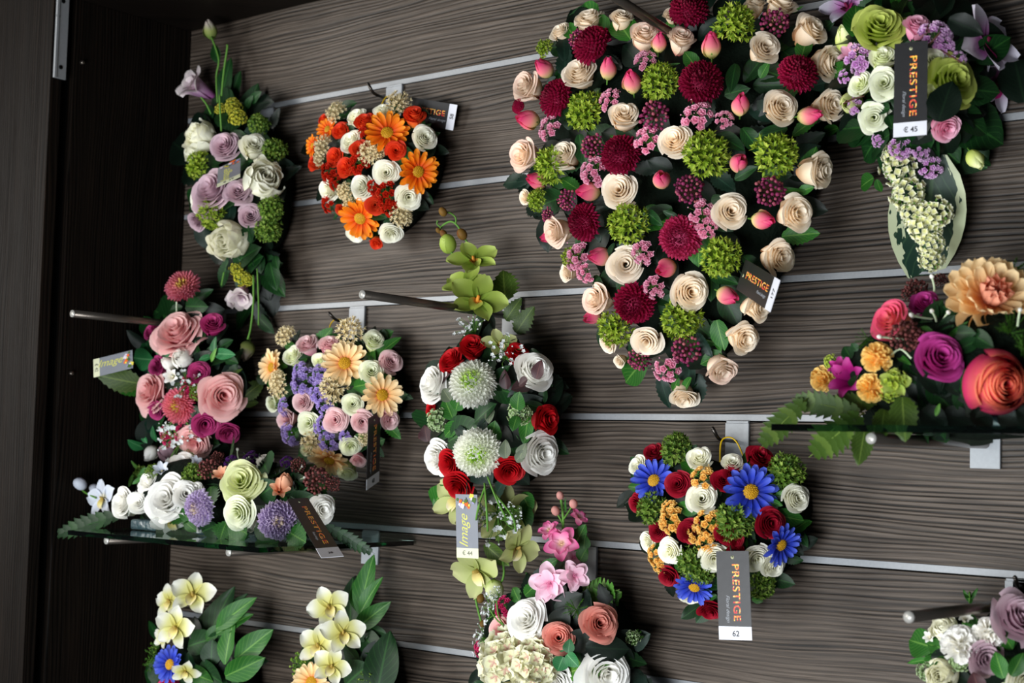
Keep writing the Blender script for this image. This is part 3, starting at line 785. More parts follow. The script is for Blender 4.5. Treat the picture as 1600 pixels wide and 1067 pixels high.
# ------------------------------------------------------------------ metal rail with screw holes on the side panel
def solve_off(px, py, X, lo=-0.05, hi=0.6):
    """distance in front of the wall at which the ray through a pixel meets the plane x = X"""
    for _ in range(50):
        md = (lo + hi) / 2
        if W(px, py, md).x < X: lo = md
        else: hi = md
    return (lo + hi) / 2
P0 = W(92, 122, solve_off(92, 122, XL))
rail = thing('metal_rail', 'short grey aluminium rail with three screw holes on the left side panel', 'rail', (XL, P0.y, P0.z))
yA = -solve_off(82, 122, XL); yB = -solve_off(101, 124, XL)
zbt = W(92, 123, -((yA + yB) / 2)).z
box_obj('rail_plate', (XL + 0.0003, XL + 0.003, yA, yB, zbt, ZT - 0.004), ALU, rail, 0.0004)
box_obj('rail_lip', (XL + 0.003, XL + 0.0045, yA, yA + 0.004, zbt, ZT - 0.004), ALU, rail, 0.0004)
for hx, hy in ((91, 25), (95, 105), (99, 2)):
    of = solve_off(hx, hy, XL + 0.003); q = W(hx, hy, of); b_ = MB()
    b_.tube([(0, 0, 0), (0.0006, 0, 0)], 0.0032, 14); o = link('screw_hole', b_.mesh('screw_hole', BLACK), rail, Matrix.Translation(Vector((XL + 0.0028, q.y, q.z)) - rail.location))
for k, (hx, hy) in enumerate(((110, 583), (127, 98))):
    q = W(hx, hy, solve_off(hx, hy, XL)); b_ = MB()
    b_.tube([(0, 0, 0), (0.005, 0, 0)], 0.0028, 12); b_.ball((0.005, 0, 0), 0.0028, sq=(.4, 1, 1))
    o = link('shelf_pin', b_.mesh('shelf_pin', NICKEL)); o.location = (XL, q.y, q.z)
    o['label'] = ['small metal pin in the dark side panel below the long rod', 'small metal pin in the dark side panel beside the grey rail'][k]; o['category'] = 'shelf pin'

# ------------------------------------------------------------------ slatwall hooks and rods
def plate(parent, X, ztop, h, w=0.030, hole=False):
    box_obj('plate', (X - w / 2, X + w / 2, -0.0042, -0.0004, ztop - h, ztop), ALUW, parent, 0.0007)
    box_obj('plate_lip', (X - w / 2 + .001, X + w / 2 - .001, -0.0036, 0.0, ztop - 0.0005, ztop + 0.0022), ALUW, parent, 0.0004)
def hook(label, px, py, h, wire, w=0.030):
    """px,py: middle of the top edge of the plate"""
    P = W(px, py, 0.004); z = min(ZS, key=lambda q: abs(q - P.z)) - 0.0062
    o = thing('wall_hook', label, 'hook', (P.x, 0, z - h), 'slatwall hooks')
    plate(o, P.x, z, h, w)
    b_ = MB(); pts = [W(*q) - o.location for q in wire]
    Q = [pts[0]]
    for i in range(1, len(pts) - 1):
        a, c, d = pts[i - 1], pts[i], pts[i + 1]
        u = (a - c).normalized() * 0.006; v = (d - c).normalized() * 0.006
        Q += [c + u, c + (u + v) * .25, c + v]
    Q.append(pts[-1]); b_.tube(Q, 0.0021, 10); b_.ball(pts[-1], 0.0021)
    link('hook_wire', b_.mesh('hook_wire', STEEL), o)
    return o
hook('slatwall hook with upturned tip above the orange and white heart', 615.5, 137, 0.042, [(613, 156, .003), (584, 147, .040), (575, 131, .050)])
hook('slatwall hook with upturned tip above the peach and lilac heart', 557.5, 482, 0.044, [(556, 508, .003), (524, 500, .042), (514, 489, .052)])
hook('slatwall hook with upturned tip above the blue and red heart', 1151.5, 660, 0.058, [(1151, 690, .003), (1123, 686.5, .040), (1113.5, 669, .052)])
hook('slatwall hook half hidden behind the pink delphinium spray', 915, 857, 0.055, [(905, 884, .003), (880, 880, .035), (872, 868, .045)], w=0.032)
hook('slatwall hook cut by the right edge of the picture beside the thick rod', 1595, 907, 0.045, [(1597, 918, .003), (1590, 916, .040), (1586, 902, .05)], w=0.032)
hook('slatwall hook almost hidden behind the tall white peony spray', 416, 170, 0.045, [(416, 190, .003), (380, 186, .04), (372, 172, .05)], w=0.030)

def rod(label, tip, second, L, r=0.005, pl=True, zfix=None, h=0.045):
    T = W(tip[0], tip[1], L)
    o2 = solve_off(second[0], second[1], T.x); S2 = W(second[0], second[1], o2)
    dz = (T.z - S2.z) / (L - o2); zb = T.z - dz * L
    B = Vector((T.x, -0.004, zb + dz * .004))
    if zfix is not None: B.z = T.z
    zt = max([q for q in ZS if q > B.z - 0.005] or [B.z + .03], key=lambda q: -q) - 0.0062
    if zt < B.z + .006: zt = B.z + .012
    o = thing('display_rod', label, 'display rod', (T.x, 0, min(zt - h, B.z - .01)), 'straight display rods')
    plate(o, T.x, zt, max(h, zt - B.z + 0.014))
    b_ = MB(); b_.tube([B - o.location, T - o.location], r, 20); link('rod', b_.mesh('rod', NICKEL), o)
    d = (T - B).normalized(); b_ = MB(); b_.tube([T - o.location, T + d * .0016 - o.location], [r, r * .96], 24); link('end_cap', b_.mesh('end_cap', CAP), o)
    c = T + d * .0016
    return o, T, B
rod('slim display rod pointing out by the dark side panel above the dusty pink roses', (114, 490), (235, 502.5), 0.255)
rod('display rod with a pale end holding the red rose and green orchid spray', (567, 460), (705, 480), 0.265)
rod('display rod above the top of the large heart, cut by the upper edge', (905, -40), (1015, 30), 0.27)
rod('thick looking display rod in the lower right corner before the white carnations', (1421, 964), (1560, 946), 0.265)

GLASS = None
def glass_mat():
    mt, nt, b = ntree('shelf_glass')
    b.inputs['Base Color'].default_value = (0.80, 0.93, 0.89, 1); b.inputs['Roughness'].default_value = 0.03
    b.inputs['Transmission Weight'].default_value = 1.0; b.inputs['IOR'].default_value = 1.5
    va = N(nt, 'ShaderNodeVolumeAbsorption'); va.inputs['Color'].default_value = (0.15, 0.62, 0.50, 1); va.inputs['Density'].default_value = 28
    nt.links.new(va.outputs[0], nt.nodes['Material Output'].inputs['Volume'])
    return mt
GLASS = glass_mat()
def shelf(label, X0, X1, depth, zb, rods, lab_r):
    o = box_obj('glass_shelf', (0, X1 - X0, -depth, -0.006, 0, 0.006), GLASS, None, 0)
    o.location = (X0, 0, zb); o['label'] = label; o['category'] = 'glass shelf'; o['group'] = 'clear glass shelves'
    for k, (x, L) in enumerate(rods):
        zt = min([q for q in ZS if q > zb - 0.03], key=lambda q: abs(q - zb)) - 0.0062
        a = thing('shelf_bracket', lab_r[k], 'shelf bracket', (x, 0, zb - 0.036), 'rod brackets under the glass shelves')
        plate(a, x, max(zt, zb - .002), max(zt, zb - .002) - (zb - 0.030), w=0.031)
        z = zb - 0.0053
        b_ = MB(); b_.tube([Vector((x, -.004, z)) - a.location, Vector((x, -L, z)) - a.location], 0.005, 20); link('rod', b_.mesh('rod', NICKEL), a)
        b_ = MB(); b_.tube([Vector((x, -L, z)) - a.location, Vector((x, -L - .0016, z)) - a.location], [.005, .0048], 24); link('end_cap', b_.mesh('end_cap', CAP), a)
    return o
ZL = -0.1290
def on_z(px, py, zz, lo=0.0, hi=0.4):
    best = None
    for k in range(400):
        of = lo + (hi - lo) * k / 399; q = W(px, py, of)
        if best is None or abs(q.z - zz) < best[0]: best = (abs(q.z - zz), q)
    return best[1]
LT = W(358, 867, 0.245); L2 = W(167, 846, 0.245)
shelf('glass shelf on the left under the white orchid and lilac scabious arrangement', W(106, 827, .27).x, -1.366, 0.27, ZL, [(LT.x, .245), (L2.x, .245)],
      ['rod bracket under the front right part of the left glass shelf', 'rod bracket under the far left end of the left glass shelf'])
RT = W(1362, 685, 0.25)
ZR = RT.z + 0.0053
shelf('glass shelf on the right under the coral peony and magenta rose arrangement', W(1205, 667, .27).x, XR - 0.05, 0.27, ZR, [(RT.x, .25)],
      ['rod bracket with a square white plate under the right glass shelf'])

# ------------------------------------------------------------------ swing tags
def mosaic():
    mt, nt, b = ntree('mosaic_letter_print'); tc = N(nt, 'ShaderNodeTexCoord'); v = N(nt, 'ShaderNodeTexVoronoi'); v.inputs['Scale'].default_value = 620
    nt.links.new(tc.outputs['Object'], v.inputs['Vector']); sp = N(nt, 'ShaderNodeSeparateColor'); nt.links.new(v.outputs['Color'], sp.inputs[0])
    r = ramp(nt, [(0, lin((235, 190, 60))), (.3, lin((228, 110, 40))), (.5, lin((186, 26, 40))), (.72, lin((240, 200, 120))), (.86, lin((206, 60, 60)))], 'CONSTANT')
    nt.links.new(sp.outputs[0], r.inputs[0]); nt.links.new(r.outputs[0], b.inputs['Base Color']); b.inputs['Roughness'].default_value = .5
    return mt
INK = plain('black_ink', (26, 26, 30), .6); GINK = plain('silver_ink', (150, 154, 160), .5); YINK = plain('yellow_green_ink', (206, 204, 96), .5)
MOS = mosaic()
CARD = plain('charcoal_card', (20, 20, 22), 0.42, 0, .5); LABEL = plain('white_label', (222, 224, 232), .35); CLABEL = plain('cream_label', (222, 224, 190), .4)
GCARD = plain('grey_printed_card', (128, 132, 140), .4)
def text_mesh(txt, mat, size, bold=0.0, shear=0.0, sx=1.0, space=1.0):
    c = bpy.data.curves.new('lettering', 'FONT'); c.body = txt; c.size = size; c.align_x = 'CENTER'; c.align_y = 'CENTER'; c.extrude = 0.00012; c.offset = bold; c.shear = shear; c.space_character = space
    o = bpy.data.objects.new('tmp', c); COL.objects.link(o)
    me = bpy.data.meshes.new_from_object(o); COL.objects.unlink(o); bpy.data.objects.remove(o)
    me.materials.clear(); me.materials.append(mat)
    if sx != 1.0: me.transform(Matrix.Scale(sx, 4, (1, 0, 0)))
    me.name = 'lettering'
    return me
def tag(label, p0, p1, p2, o0, Wd, H, price, s1=1, s2=1, kind='p', string=None, o1=None, o2=None):
    """p0 upper left, p1 upper right, p2 lower left pixel of the card"""
    A = W(p0[0], p0[1], o0)
    def reach(p, D_, sg):
        lo, hi = 0.0, 0.2
        if (W(p[0], p[1], o0) - A).length > D_: return W(p[0], p[1], o0)
        for _ in range(40):
            md = (lo + hi) / 2
            if (W(p[0], p[1], o0 + sg * md) - A).length < D_: lo = md
            else: hi = md
        return W(p[0], p[1], o0 + sg * lo)
    B = reach(p1, Wd, s1) if o1 is None else W(p1[0], p1[1], o1)
    C = reach(p2, H, s2) if o2 is None else W(p2[0], p2[1], o2)
    y = -(C - A); h = y.length; y.normalize(); x = (B - A); x = x - y * x.dot(y); w = x.length; x.normalize(); z = x.cross(y)
    o = thing('price_tag', label, 'price tag', A, 'hanging price tags')
    M = Matrix.Translation(C - o.location) @ Matrix((x, y, z)).transposed().to_4x4()   # origin lower left, x right, y up, z out
    th = 0.0005; lb = 0.15 * h
    def bx(nm, a, b__, c, d, z0, z1, mt):
        q = MB(); q.box(a, b__, c, d, z0, z1); return link(nm, q.mesh(nm, mt, smooth=False), o, M)
    if kind == 'p':
        card = bx('card', 0, w, lb, h, 0, th, CARD)
        st = bx('label_sticker', 0, w, 0, lb, 0, th * 1.2, LABEL)
        L = text_mesh('PRESTIGE', MOS, w * 0.30, bold=w * .005, space=1.12)
        bb = [v.co.x for v in L.vertices]; k = (h * 0.64) / (max(bb) - min(bb)); L.transform(Matrix.Scale(k, 4, (1, 0, 0)))
        R90 = Matrix.Rotation(-math.pi / 2, 4, 'Z')
        link('lettering', L, card, Matrix.Translation((w * .57, h * .535, th)) @ R90)
        S = text_mesh('Floral design', GINK, w * 0.15, shear=.4)
        link('lettering', S, card, Matrix.Translation((w * .31, h * .35, th)) @ R90)
        link('lettering', text_mesh(price, INK, w * .22, bold=w * .004), st, Matrix.Translation((w * .52, lb * .45, th * 1.2)))
        hl = MB(); hl.tube([(w * .5, h * .93, 0), (w * .5, h * .93, th * 1.3)], w * .05, 12); link('eyelet', hl.mesh('eyelet', plain('eyelet_pale', (190, 190, 150), .5)), o, M)
    else:
        card = bx('card', 0, w, lb, h, 0, th, GCARD)
        st = bx('label_sticker', 0, w, 0, lb * 1.05, 0, th * 1.2, CLABEL)
        R90 = Matrix.Rotation(math.pi / 2, 4, 'Z')
        link('lettering', text_mesh('Image', YINK, w * .55, shear=.4), card, Matrix.Translation((w * .36, h * .42, th)) @ R90)
        link('lettering', text_mesh(price, INK, w * .24), st, Matrix.Translation((w * .5, lb * .5, th * 1.2)))
        rg = random.Random(len(label)); fl = MB()
        PM = [petal_mat(((0, c), (1, c)), var=0) for c in ((226, 100, 30), (222, 206, 80), (150, 140, 190), (70, 100, 40), (210, 200, 210))]
        for i in range(16):
            fl.m = i % 5; r_ = w * rg.uniform(.06, .13); cx_ = rg.uniform(r_, w - r_); cy_ = h * rg.uniform(.80, .97)
            n_ = 9; V = [(cx_, cy_, th + .0001 * (i + 1))] + [(cx_ + r_ * math.cos(6.283 * q / n_) * (1 if q % 2 else .7), cy_ + r_ * math.sin(6.283 * q / n_) * (1 if q % 2 else .7), th + .0001 * (i + 1)) for q in range(n_)]
            fl.add(V, [(0, 1 + q, 1 + (q + 1) % n_) for q in range(n_)])
        link('flower_print', fl.mesh('flower_print', PM), card)
    if string:
        b_ = MB(); pts = [M @ Vector((w * .5, h * .93, th * 2))] + [W(*q) - o.location for q in string]
        b_.tube(pts, 0.0006, 6); link('string', b_.mesh('string', plain('dark_green_string', (20, 50, 34), .6)), o)
    return o
# ------------------------------------------------------------------ large cream, pink and burgundy heart
A = Arr('flower_heart', 'largest heart of cream roses, pink rosebuds and burgundy chrysanthemums', 'floral heart', 1065, 290, 255, 330, 0.040, 0.125, bias=0.28, group='heart shaped flower cushions')
PB = [(862, 62), (925, 36), (1005, 52), (1062, 22), (1150, 0), (1230, 6), (1285, 60), (1300, 150), (1278, 255), (1245, 345), (1210, 420), (1172, 500), (1122, 575), (1066, 612), (1005, 565), (952, 515), (910, 440), (862, 365), (830, 280), (822, 180), (834, 115)]
A.base(PB, 0.88, 0.60)
A.fill(PB, 150, (34, 62), 'dddkkkmbb', dz=-0.020, seed=3)
A.items('''
tight cream 921 30 48 -.2 1.1; 876 50 34 -.6 .9; 972 28 38 .1 1.1; 975 180 48 0 .7; 882 243 48 -.7 .4; 1011 532 50 -.1 -.4; 1069 620 46 .1 -1.2; 1161 529 52 .7 -.4; 1184 480 48 .8 -.3; 1217 402 56 .8 -.3; 1243 334 58 .7 0; 1280 266 58 1.2 0; 1194 75 52 .4 .3; 1268 47 54 .8 .4; 1221 6 50 .4 1; 1295 98 56 1 -.1; 1297 165 54 .8 0; 1180 6 34 .1 1.2; 1050 22 30 -.2 1; 821 308 26 -1.3 0; 886 426 30 -1.3 -.2; 950 536 34 -1.1 -.6; 968 565 22 -1.1 -.8; 1060 58 26 0 .8
tight creamp 822 135 50 -1.1 .1; 817 243 52 -1.2 .1; 931 468 50 -.9 -.1; 868 362 50 -1.1 -.4; 1064 60 46 .3 .7; 1006 54 46 .1 .8; 1128 578 50 .6 -.8
rose cream 905 113 56 -.35 .45; 1055 220 56; 968 297 58 -.1 .1; 978 413 58 -.05 0; 1079 456 60 .3 0; 1142 330 56 .3 .05; 1219 168 58 .35 .1
bud pinkbud 849 106 27 -.7 .5; 950 106 27 .05 1.2; 987 127 30 -.2 1; 824 186 30 -1.3 0; 1030 66 24 .1 1; 1112 70 30 -.1 1.3; 1158 162 29 0 .9; 1266 180 30 1.2 .1; 838 281 27 -1.2 .1; 918 300 30 -1.3 -.1; 1033 279 28 0 .3; 936 401 30 -1.3 0; 1039 420 30 -.6 -.5; 1156 253 28 .2 .2; 1193 344 30 .9 -.2; 1138 462 29 .9 -.4; 924 495 24 -1 -.6; 857 370 22 -1.2 -.4
mum burg 928 73 66; 872 155 62; 1077 18 62; 1095 130 70; 1246 117 64; 972 243 66; 916 347 60; 992 473 66; 812 166 26
mum burg2 1064 371 70
sedum sedum 918 175 64; 1033 130 62; 853 77 30; 1147 38 64; 867 258 62; 842 312 36; 984 349 64; 1104 243 72; 1210 243 70; 1127 402 62; 964 512 58; 1065 498 64; 894 402 34
berries berry 1024 182 48; 929 230 42; 905 62 34; 1210 38 48; 890 312 36; 859 336 26; 1077 296 48; 1203 299 50; 1000 560 38; 1074 545 50
blossom pinkbl 954 155 36; 860 202 42; 1008 94 34; 1091 182 46; 1133 187 28; 928 268 46; 1014 218 44; 1098 335 42; 1104 358 30; 905 402 46; 915 426 32; 1006 393 38; 1023 447 36; 1044 576 42
''')
A.leaves('''
oval m 985 62 958 20; 950 62 915 30; 1050 62 1042 30; 898 58 880 34; 1258 278 1272 228; 1248 300 1270 292; 1252 92 1262 50; 1090 108 1068 78 1 .1; 1188 122 1200 96; 1128 552 1092 568; 1120 500 1130 548
broad m 1060 590 1050 614; 1080 590 1062 616; 1118 528 1126 548; 1010 560 968 602 1.2
serr b 1030 585 1046 640; 882 95 880 38; 884 120 878 60; 826 282 778 284; 832 278 800 296; 868 120 852 130; 1000 400 960 380; 1090 520 1110 560
blade m 1126 530 1150 516; 1180 440 1178 416; 1196 300 1262 294; 1240 20 1252 10; 1020 112 1056 96
broad d 960 380 948 400; 930 430 940 460; 1010 330 1030 350; 905 210 912 258; 1120 210 1160 230; 1160 200 1190 240; 1148 280 1180 260; 1160 400 1190 420; 1060 340 1035 330; 1150 100 1140 140; 1230 200 1180 215; 1110 430 1150 440
''')
tag('black tag on the large heart, tilted, its price strip reading 177', (1151, 452), (1164, 404), (1204, 488), 0.115, 0.045, 0.10, '177', s1=1, s2=1, o1=.115, string=[(1150, 415, .09)])

# ------------------------------------------------------------------ orange and white heart
A = Arr('flower_heart', 'small heart of orange gerberas, orange roses and white roses at upper left', 'floral heart', 583, 265, 105, 118, 0.030, 0.075, bias=0.30, group='heart shaped flower cushions')
PB = [(502, 186), (540, 172), (582, 182), (628, 168), (668, 195), (684, 240), (664, 300), (638, 348), (600, 378), (556, 356), (520, 318), (494, 262), (489, 214)]
A.base(PB, 0.88, 0.68)
A.fill(PB, 62, (20, 34), 'dddkkm', dz=-0.010, seed=5)
A.items('''
gerbera orange 605 208 72 .1 .45; 653 268 68 .6 -.2; 563 341 68 -.1 -.6; 512 202 42 -.8 .4; 489 228 36 -1.4 .1
tight white 550 221 38 -.5 .5; 514 297 38 -.9 -.2; 558 183 34 -.3 .9; 555 366 28 -.3 -1.1; 598 173 28 0 1
rose white 664 215 40 .5 .2; 604 270 42 .1 0; 566 292 42 -.3 0; 638 307 42 .3 -.2; 611 365 36 .2 -.9
tight orrose 647 180 36 .1 .8; 571 190 36 -.3 .9; 524 246 32 -.6 .1; 562 232 30 -.2 .4; 541 262 34 -.4 0; 490 255 24 -1.2 0; 533 328 22 -.6 -.7; 588 380 22 0 -1.2; 506 186 20 -.6 .8
rose orrose 619 235 32 .2 .1; 532 204 30 -.3 .4; 586 320 32 0 -.1
tuft tuft 528 178 40; 623 163 44; 509 230 40; 580 240 44; 541 300 34; 628 337 40; 501 248 26; 590 236 30; 548 318 28
blossom redbl 517 270 36; 563 257 36; 607 306 40; 610 327 24; 514 318 28; 585 292 24; 525 285 26; 575 205 26
''')
A.leaves('''
oval d 606 216 588 210 1.2; 620 240 645 250 1.2; 540 210 552 192; 545 250 530 240; 555 320 575 314 1.2; 580 330 600 338; 575 368 580 350; 525 246 512 234; 540 290 556 298; 610 340 598 356; 640 180 668 176; 586 280 596 296
''')
A.stem([(593, 184, .045), (597, 162, .036), (606, 150, .028), (614, 160, .03), (618, 178, .04)], 0.0009, 'hanging_loop', YEL)
tag('black tag sticking out flat at the right of the orange heart', (631, 190), (645, 152), (708, 204), 0.030, 0.035, 0.088, '58', s1=1, s2=-1, o1=.030, o2=.012, string=[(640, 172, .045)])

# ------------------------------------------------------------------ peach, lilac and pink heart
A = Arr('flower_heart', 'small heart of peach gerberas, pale pink roses and lilac florets', 'floral heart', 516, 615, 110, 118, 0.030, 0.078, bias=0.28, group='heart shaped flower cushions')
PB = [(418, 545), (452, 530), (500, 538), (550, 516), (600, 538), (624, 585), (616, 640), (588, 688), (545, 730), (505, 720), (458, 688), (424, 640), (412, 592)]
A.base(PB, 0.88, 0.68)
A.fill(PB, 66, (20, 36), 'mmddk', dz=-0.010, seed=6)
A.items('''
gerbera peachg 539 568 74 .1 .2; 425 574 58 -1.1 .1; 597 617 68 .5 -.1; 515 718 66 -.1 -1.0
tight wgreen 458 556 34 -.4 .6; 584 532 36 .3 .8; 500 563 26 -.2 .5; 425 631 26 -1.1 -.2; 479 704 24 -.6 -.8; 543 739 32 .1 -1.3; 483 661 38 -.2 -.1
rose wgreen 581 580 38 .3 .2; 551 631 34 .1 0; 548 697 34 .2 -.5
tight pinkrose 480 538 36 -.2 .9; 515 538 36 0 .9; 447 655 34 -.7 -.1; 608 655 34 .7 -.4; 560 719 26 .3 -.9
rose pinkrose 611 565 38 .6 .3; 473 628 36 -.3 0; 524 656 40 0 0; 566 659 36 .3 -.1
tuft tuft 450 527 40; 548 518 50; 440 604 44; 521 607 52; 491 691 44; 572 685 28; 436 590 30
blossom lilacbl 476 595 42; 500 613 36; 500 583 26; 509 632 28; 446 637 28; 455 679 36; 506 667 30; 515 691 32; 539 682 20; 466 602 26; 470 580 28
''')
A.leaves('''
broad m 585 560 622 524; 553 604 580 600 1.3; 524 642 520 622; 480 560 468 570; 462 540 440 540; 584 545 580 575 .8; 555 680 575 690; 480 586 496 580; 438 580 425 572; 604 600 615 590; 430 616 440 636; 470 650 482 640
broad l 544 735 552 722
''')
A.stem([(513, 532, .045), (516, 508, .036), (525, 499, .030), (537, 503, .028), (539, 520, .04)], 0.0009, 'hanging_loop', YEL)
tag('narrow looking black tag turned edgewise below the peach and lilac heart', (575, 654), (594.5, 654.5), (572, 766), 0.092, 0.040, 0.11, '48', s1=-1, s2=1, o2=.070, string=[(580, 640, .08)])

# ------------------------------------------------------------------ blue, red and yellow heart
A = Arr('flower_heart', 'heart of blue gerberas, dark red roses and white roses with yellow florets', 'floral heart', 1125, 812, 135, 135, 0.030, 0.090, bias=0.25, group='heart shaped flower cushions')
PB = [(995, 728), (1032, 705), (1080, 706), (1130, 726), (1186, 702), (1238, 728), (1262, 780), (1250, 845), (1208, 912), (1150, 942), (1106, 958), (1052, 915), (1012, 855), (990, 790)]
A.base(PB, 0.88, 0.68)
A.fill(PB, 80, (24, 42), 'mdddkk', dz=-0.012, seed=8)
A.items('''
gerbera blue 1022 751 72 -.5 .4; 1173 768 88 .3 .1; 1220 851 70 .8 -.5; 1085 917 64 -.3 -1.0
tight white 998 727 34 -1 .5; 1093 716 40 -.1 .8; 1144 724 36 0 1.1; 1013 846 32 -1.1 -.2; 1078 931 34 -.2 -1.1
rose white 1097 779 48 0 .2; 1244 779 46 .6 .1; 1047 862 42 -.5 -.2; 1116 872 46 0 -.2; 1182 872 44 .3 -.2; 1208 883 42 .5 -.5
tight redd 1022 706 32 -.4 1; 1187 714 42 .3 .8; 995 786 30 -1.2 0; 1149 846 26 .2 -.2; 1045 900 36 -.6 -.7; 1109 952 42 0 -1.2; 1144 740 30 .1 .6; 1148 860 28
rose redd 1060 756 42 -.2 .2; 1130 750 38 .1 .3; 1028 829 34 -.5 0; 1078 829 40 -.1 0; 1133 834 34 .1 0; 1203 817 50 .4 0
sedum sedumd 1059 704 54; 1227 737 58; 1022 796 52; 1147 813 62; 1085 879 54; 1189 914 46; 1060 690 30; 1100 892 40
blossom yellow 1099 747 40; 1052 813 46; 1109 820 44; 1105 848 32; 1026 869 34; 1090 836 30; 1046 795 26; 1032 884 28
''')
A.leaves('''
broad m 1088 745 1068 708 1.3; 1166 740 1168 700 1.1; 1205 802 1258 816 1.3; 1090 800 1056 788 1.4; 1030 846 1005 860; 1006 762 978 760; 1200 780 1220 790; 1055 880 1080 890; 1170 880 1186 894; 1120 930 1102 936 1.3; 1006 710 1012 722; 1135 850 1140 870; 1175 936 1190 940
''')
A.stem([(1125, 722, .05), (1127, 690, .042), (1140, 683, .036), (1152, 692, .032), (1162, 714, .04)], 0.0009, 'hanging_loop', YEL)
tag('black tag hanging straight below the blue and red heart, strip reading 62', (1119, 861), (1170, 858.5), (1124, 999), 0.105, 0.045, 0.10, '62', o1=.100, o2=.105, string=[(1141, 852, .098)])

# ------------------------------------------------------------------ red rose, white chrysanthemum and green orchid spray
A = Arr('flower_spray', 'tall spray of red roses and white chrysanthemums between pale green orchids', 'flower spray', 762, 650, 105, 170, 0.040, 0.115, bias=0.28, group='hanging flower sprays')
PB = ellipse(768, 645, 84, 128, 14)
A.base(PB, 0.88, 0.60)
A.fill(PB, 80, (34, 60), 'ddkkkb', dz=-0.015, seed=11, shapes=('broad', 'oval', 'serr', 'round'))
A.items('''
mum wmum 739 600 76 -.1 .2 .012; 747 706 78 0 -.1 .012
rose whitec 678 600 66 -1.0 .2; 835 578 64 .6 .4; 845 708 68 .8 -.2; 684 716 58 -1.1 -.3
tight red 739 541 44 -.1 .9; 706 563 44 -.6 .7; 808 551 36 .3 .8; 854 656 48 1.1 .1; 703 724 44 -.7 -.4; 674 640 22 -1.3 0
rose red 796 734 48 .2 -.5; 716 760 50 -.4 -.7
lilac gseed 811 646 40; 686 656 40
breath wtiny 735 512 60; 789 553 64; 774 812 84 0 -.6 .01; 752 800 50; 800 800 44
orchid orchg 740 410 84 .2 .9 .02; 745 472 100 .2 .5 .03; 728 446 80 -.5 .7 .01
orchid orchpg 716 780 92 -.7 0 -.02; 786 800 108 .3 -.1 -.03; 748 890 104 -.4 -.7; 806 856 84 .8 -.3; 780 540 60 .3 .8 -.02
ballbud orchg 700 381 34 -.2 1
ballbud brown 692 331 16; 722 366 20; 693 365 14; 685 360 10; 751 935 16; 754 974 12
bud wgreen 774 925 30 .2 -1.2
''')
A.leaves('''
round p 838 592 844 562 .9 .165 .165; 824 592 808 602 .9 .165 .165; 792 608 786 578 .8; 668 690 662 664 1; 664 676 652 686 .8 .05 .05; 828 602 800 606; 690 590 702 576
round e 704 626 690 606 1 .11 .11; 790 716 788 686 .9 .13 .13; 812 716 820 692 1 .13 .13; 806 720 822 704 .8 .13 .13; 768 640 762 660 1
oval m 808 640 810 614 1.3 .12 .13; 808 650 800 672 1.2 .12 .13; 826 648 818 694 .8; 708 655 692 620 1.1; 716 660 690 684 .8; 770 690 772 660 1.2; 712 640 725 600
broad d 700 690 740 664 1.5; 742 660 768 630 1.2; 770 600 792 570 1.2; 742 640 730 610; 850 630 848 600 1.2; 820 630 856 640; 830 545 846 560
serr b 752 680 756 655 1.6; 776 770 786 752 1.4; 712 668 730 684
lobed o 790 470 784 418 1.6 .05 .04; 806 520 832 480 1.2 .04 .04; 790 500 812 466 1.2 .04 .04
oval m 816 770 828 800 1.6 .03 .03; 812 790 824 828 1.5 .03 .03; 678 790 690 762 1; 690 800 676 780 1
broad o 812 790 770 850 1; 758 850 790 882 1
''')
A.stem([(764, 520, .045), (758, 470, .045), (732, 425, .05), (708, 398, .05), (701, 386, .05)], 0.0016)
A.stem([(735, 400, .045), (733, 384, .045), (726, 372, .045), (716, 354, .045), (705, 346, .045), (692, 352, .045), (685, 362, .045)], 0.0013)
A.stem([(712, 350, .045), (712, 340, .045), (704, 333, .045), (694, 331, .045)], 0.0011)
A.stem([(690, 356, .045), (683, 350, .045), (684, 344, .045)], 0.0010)
A.stem([(748, 880, .045), (742, 910, .045), (743, 935, .04), (752, 972, .04)], 0.0014)
A.stem([(785, 870, .045), (787, 900, .045), (776, 920, .045)], 0.0014)
for q in ([(757, 755, .12), (760, 790, .13), (762, 830, .12)], [(762, 745, .12), (776, 780, .13), (790, 808, .12)], [(758, 760, .12), (748, 790, .13), (744, 812, .12)], [(772, 770, .12), (800, 806, .13), (806, 830, .12)]): A.stem(q, 0.0012)
tag('grey tag with flower print under the red rose spray, strip reading € 44', (712, 772), (746, 772), (714, 871), 0.125, 0.035, 0.09, '€ 44', kind='i', o1=.120, o2=.12, string=[(730, 752, .115)])

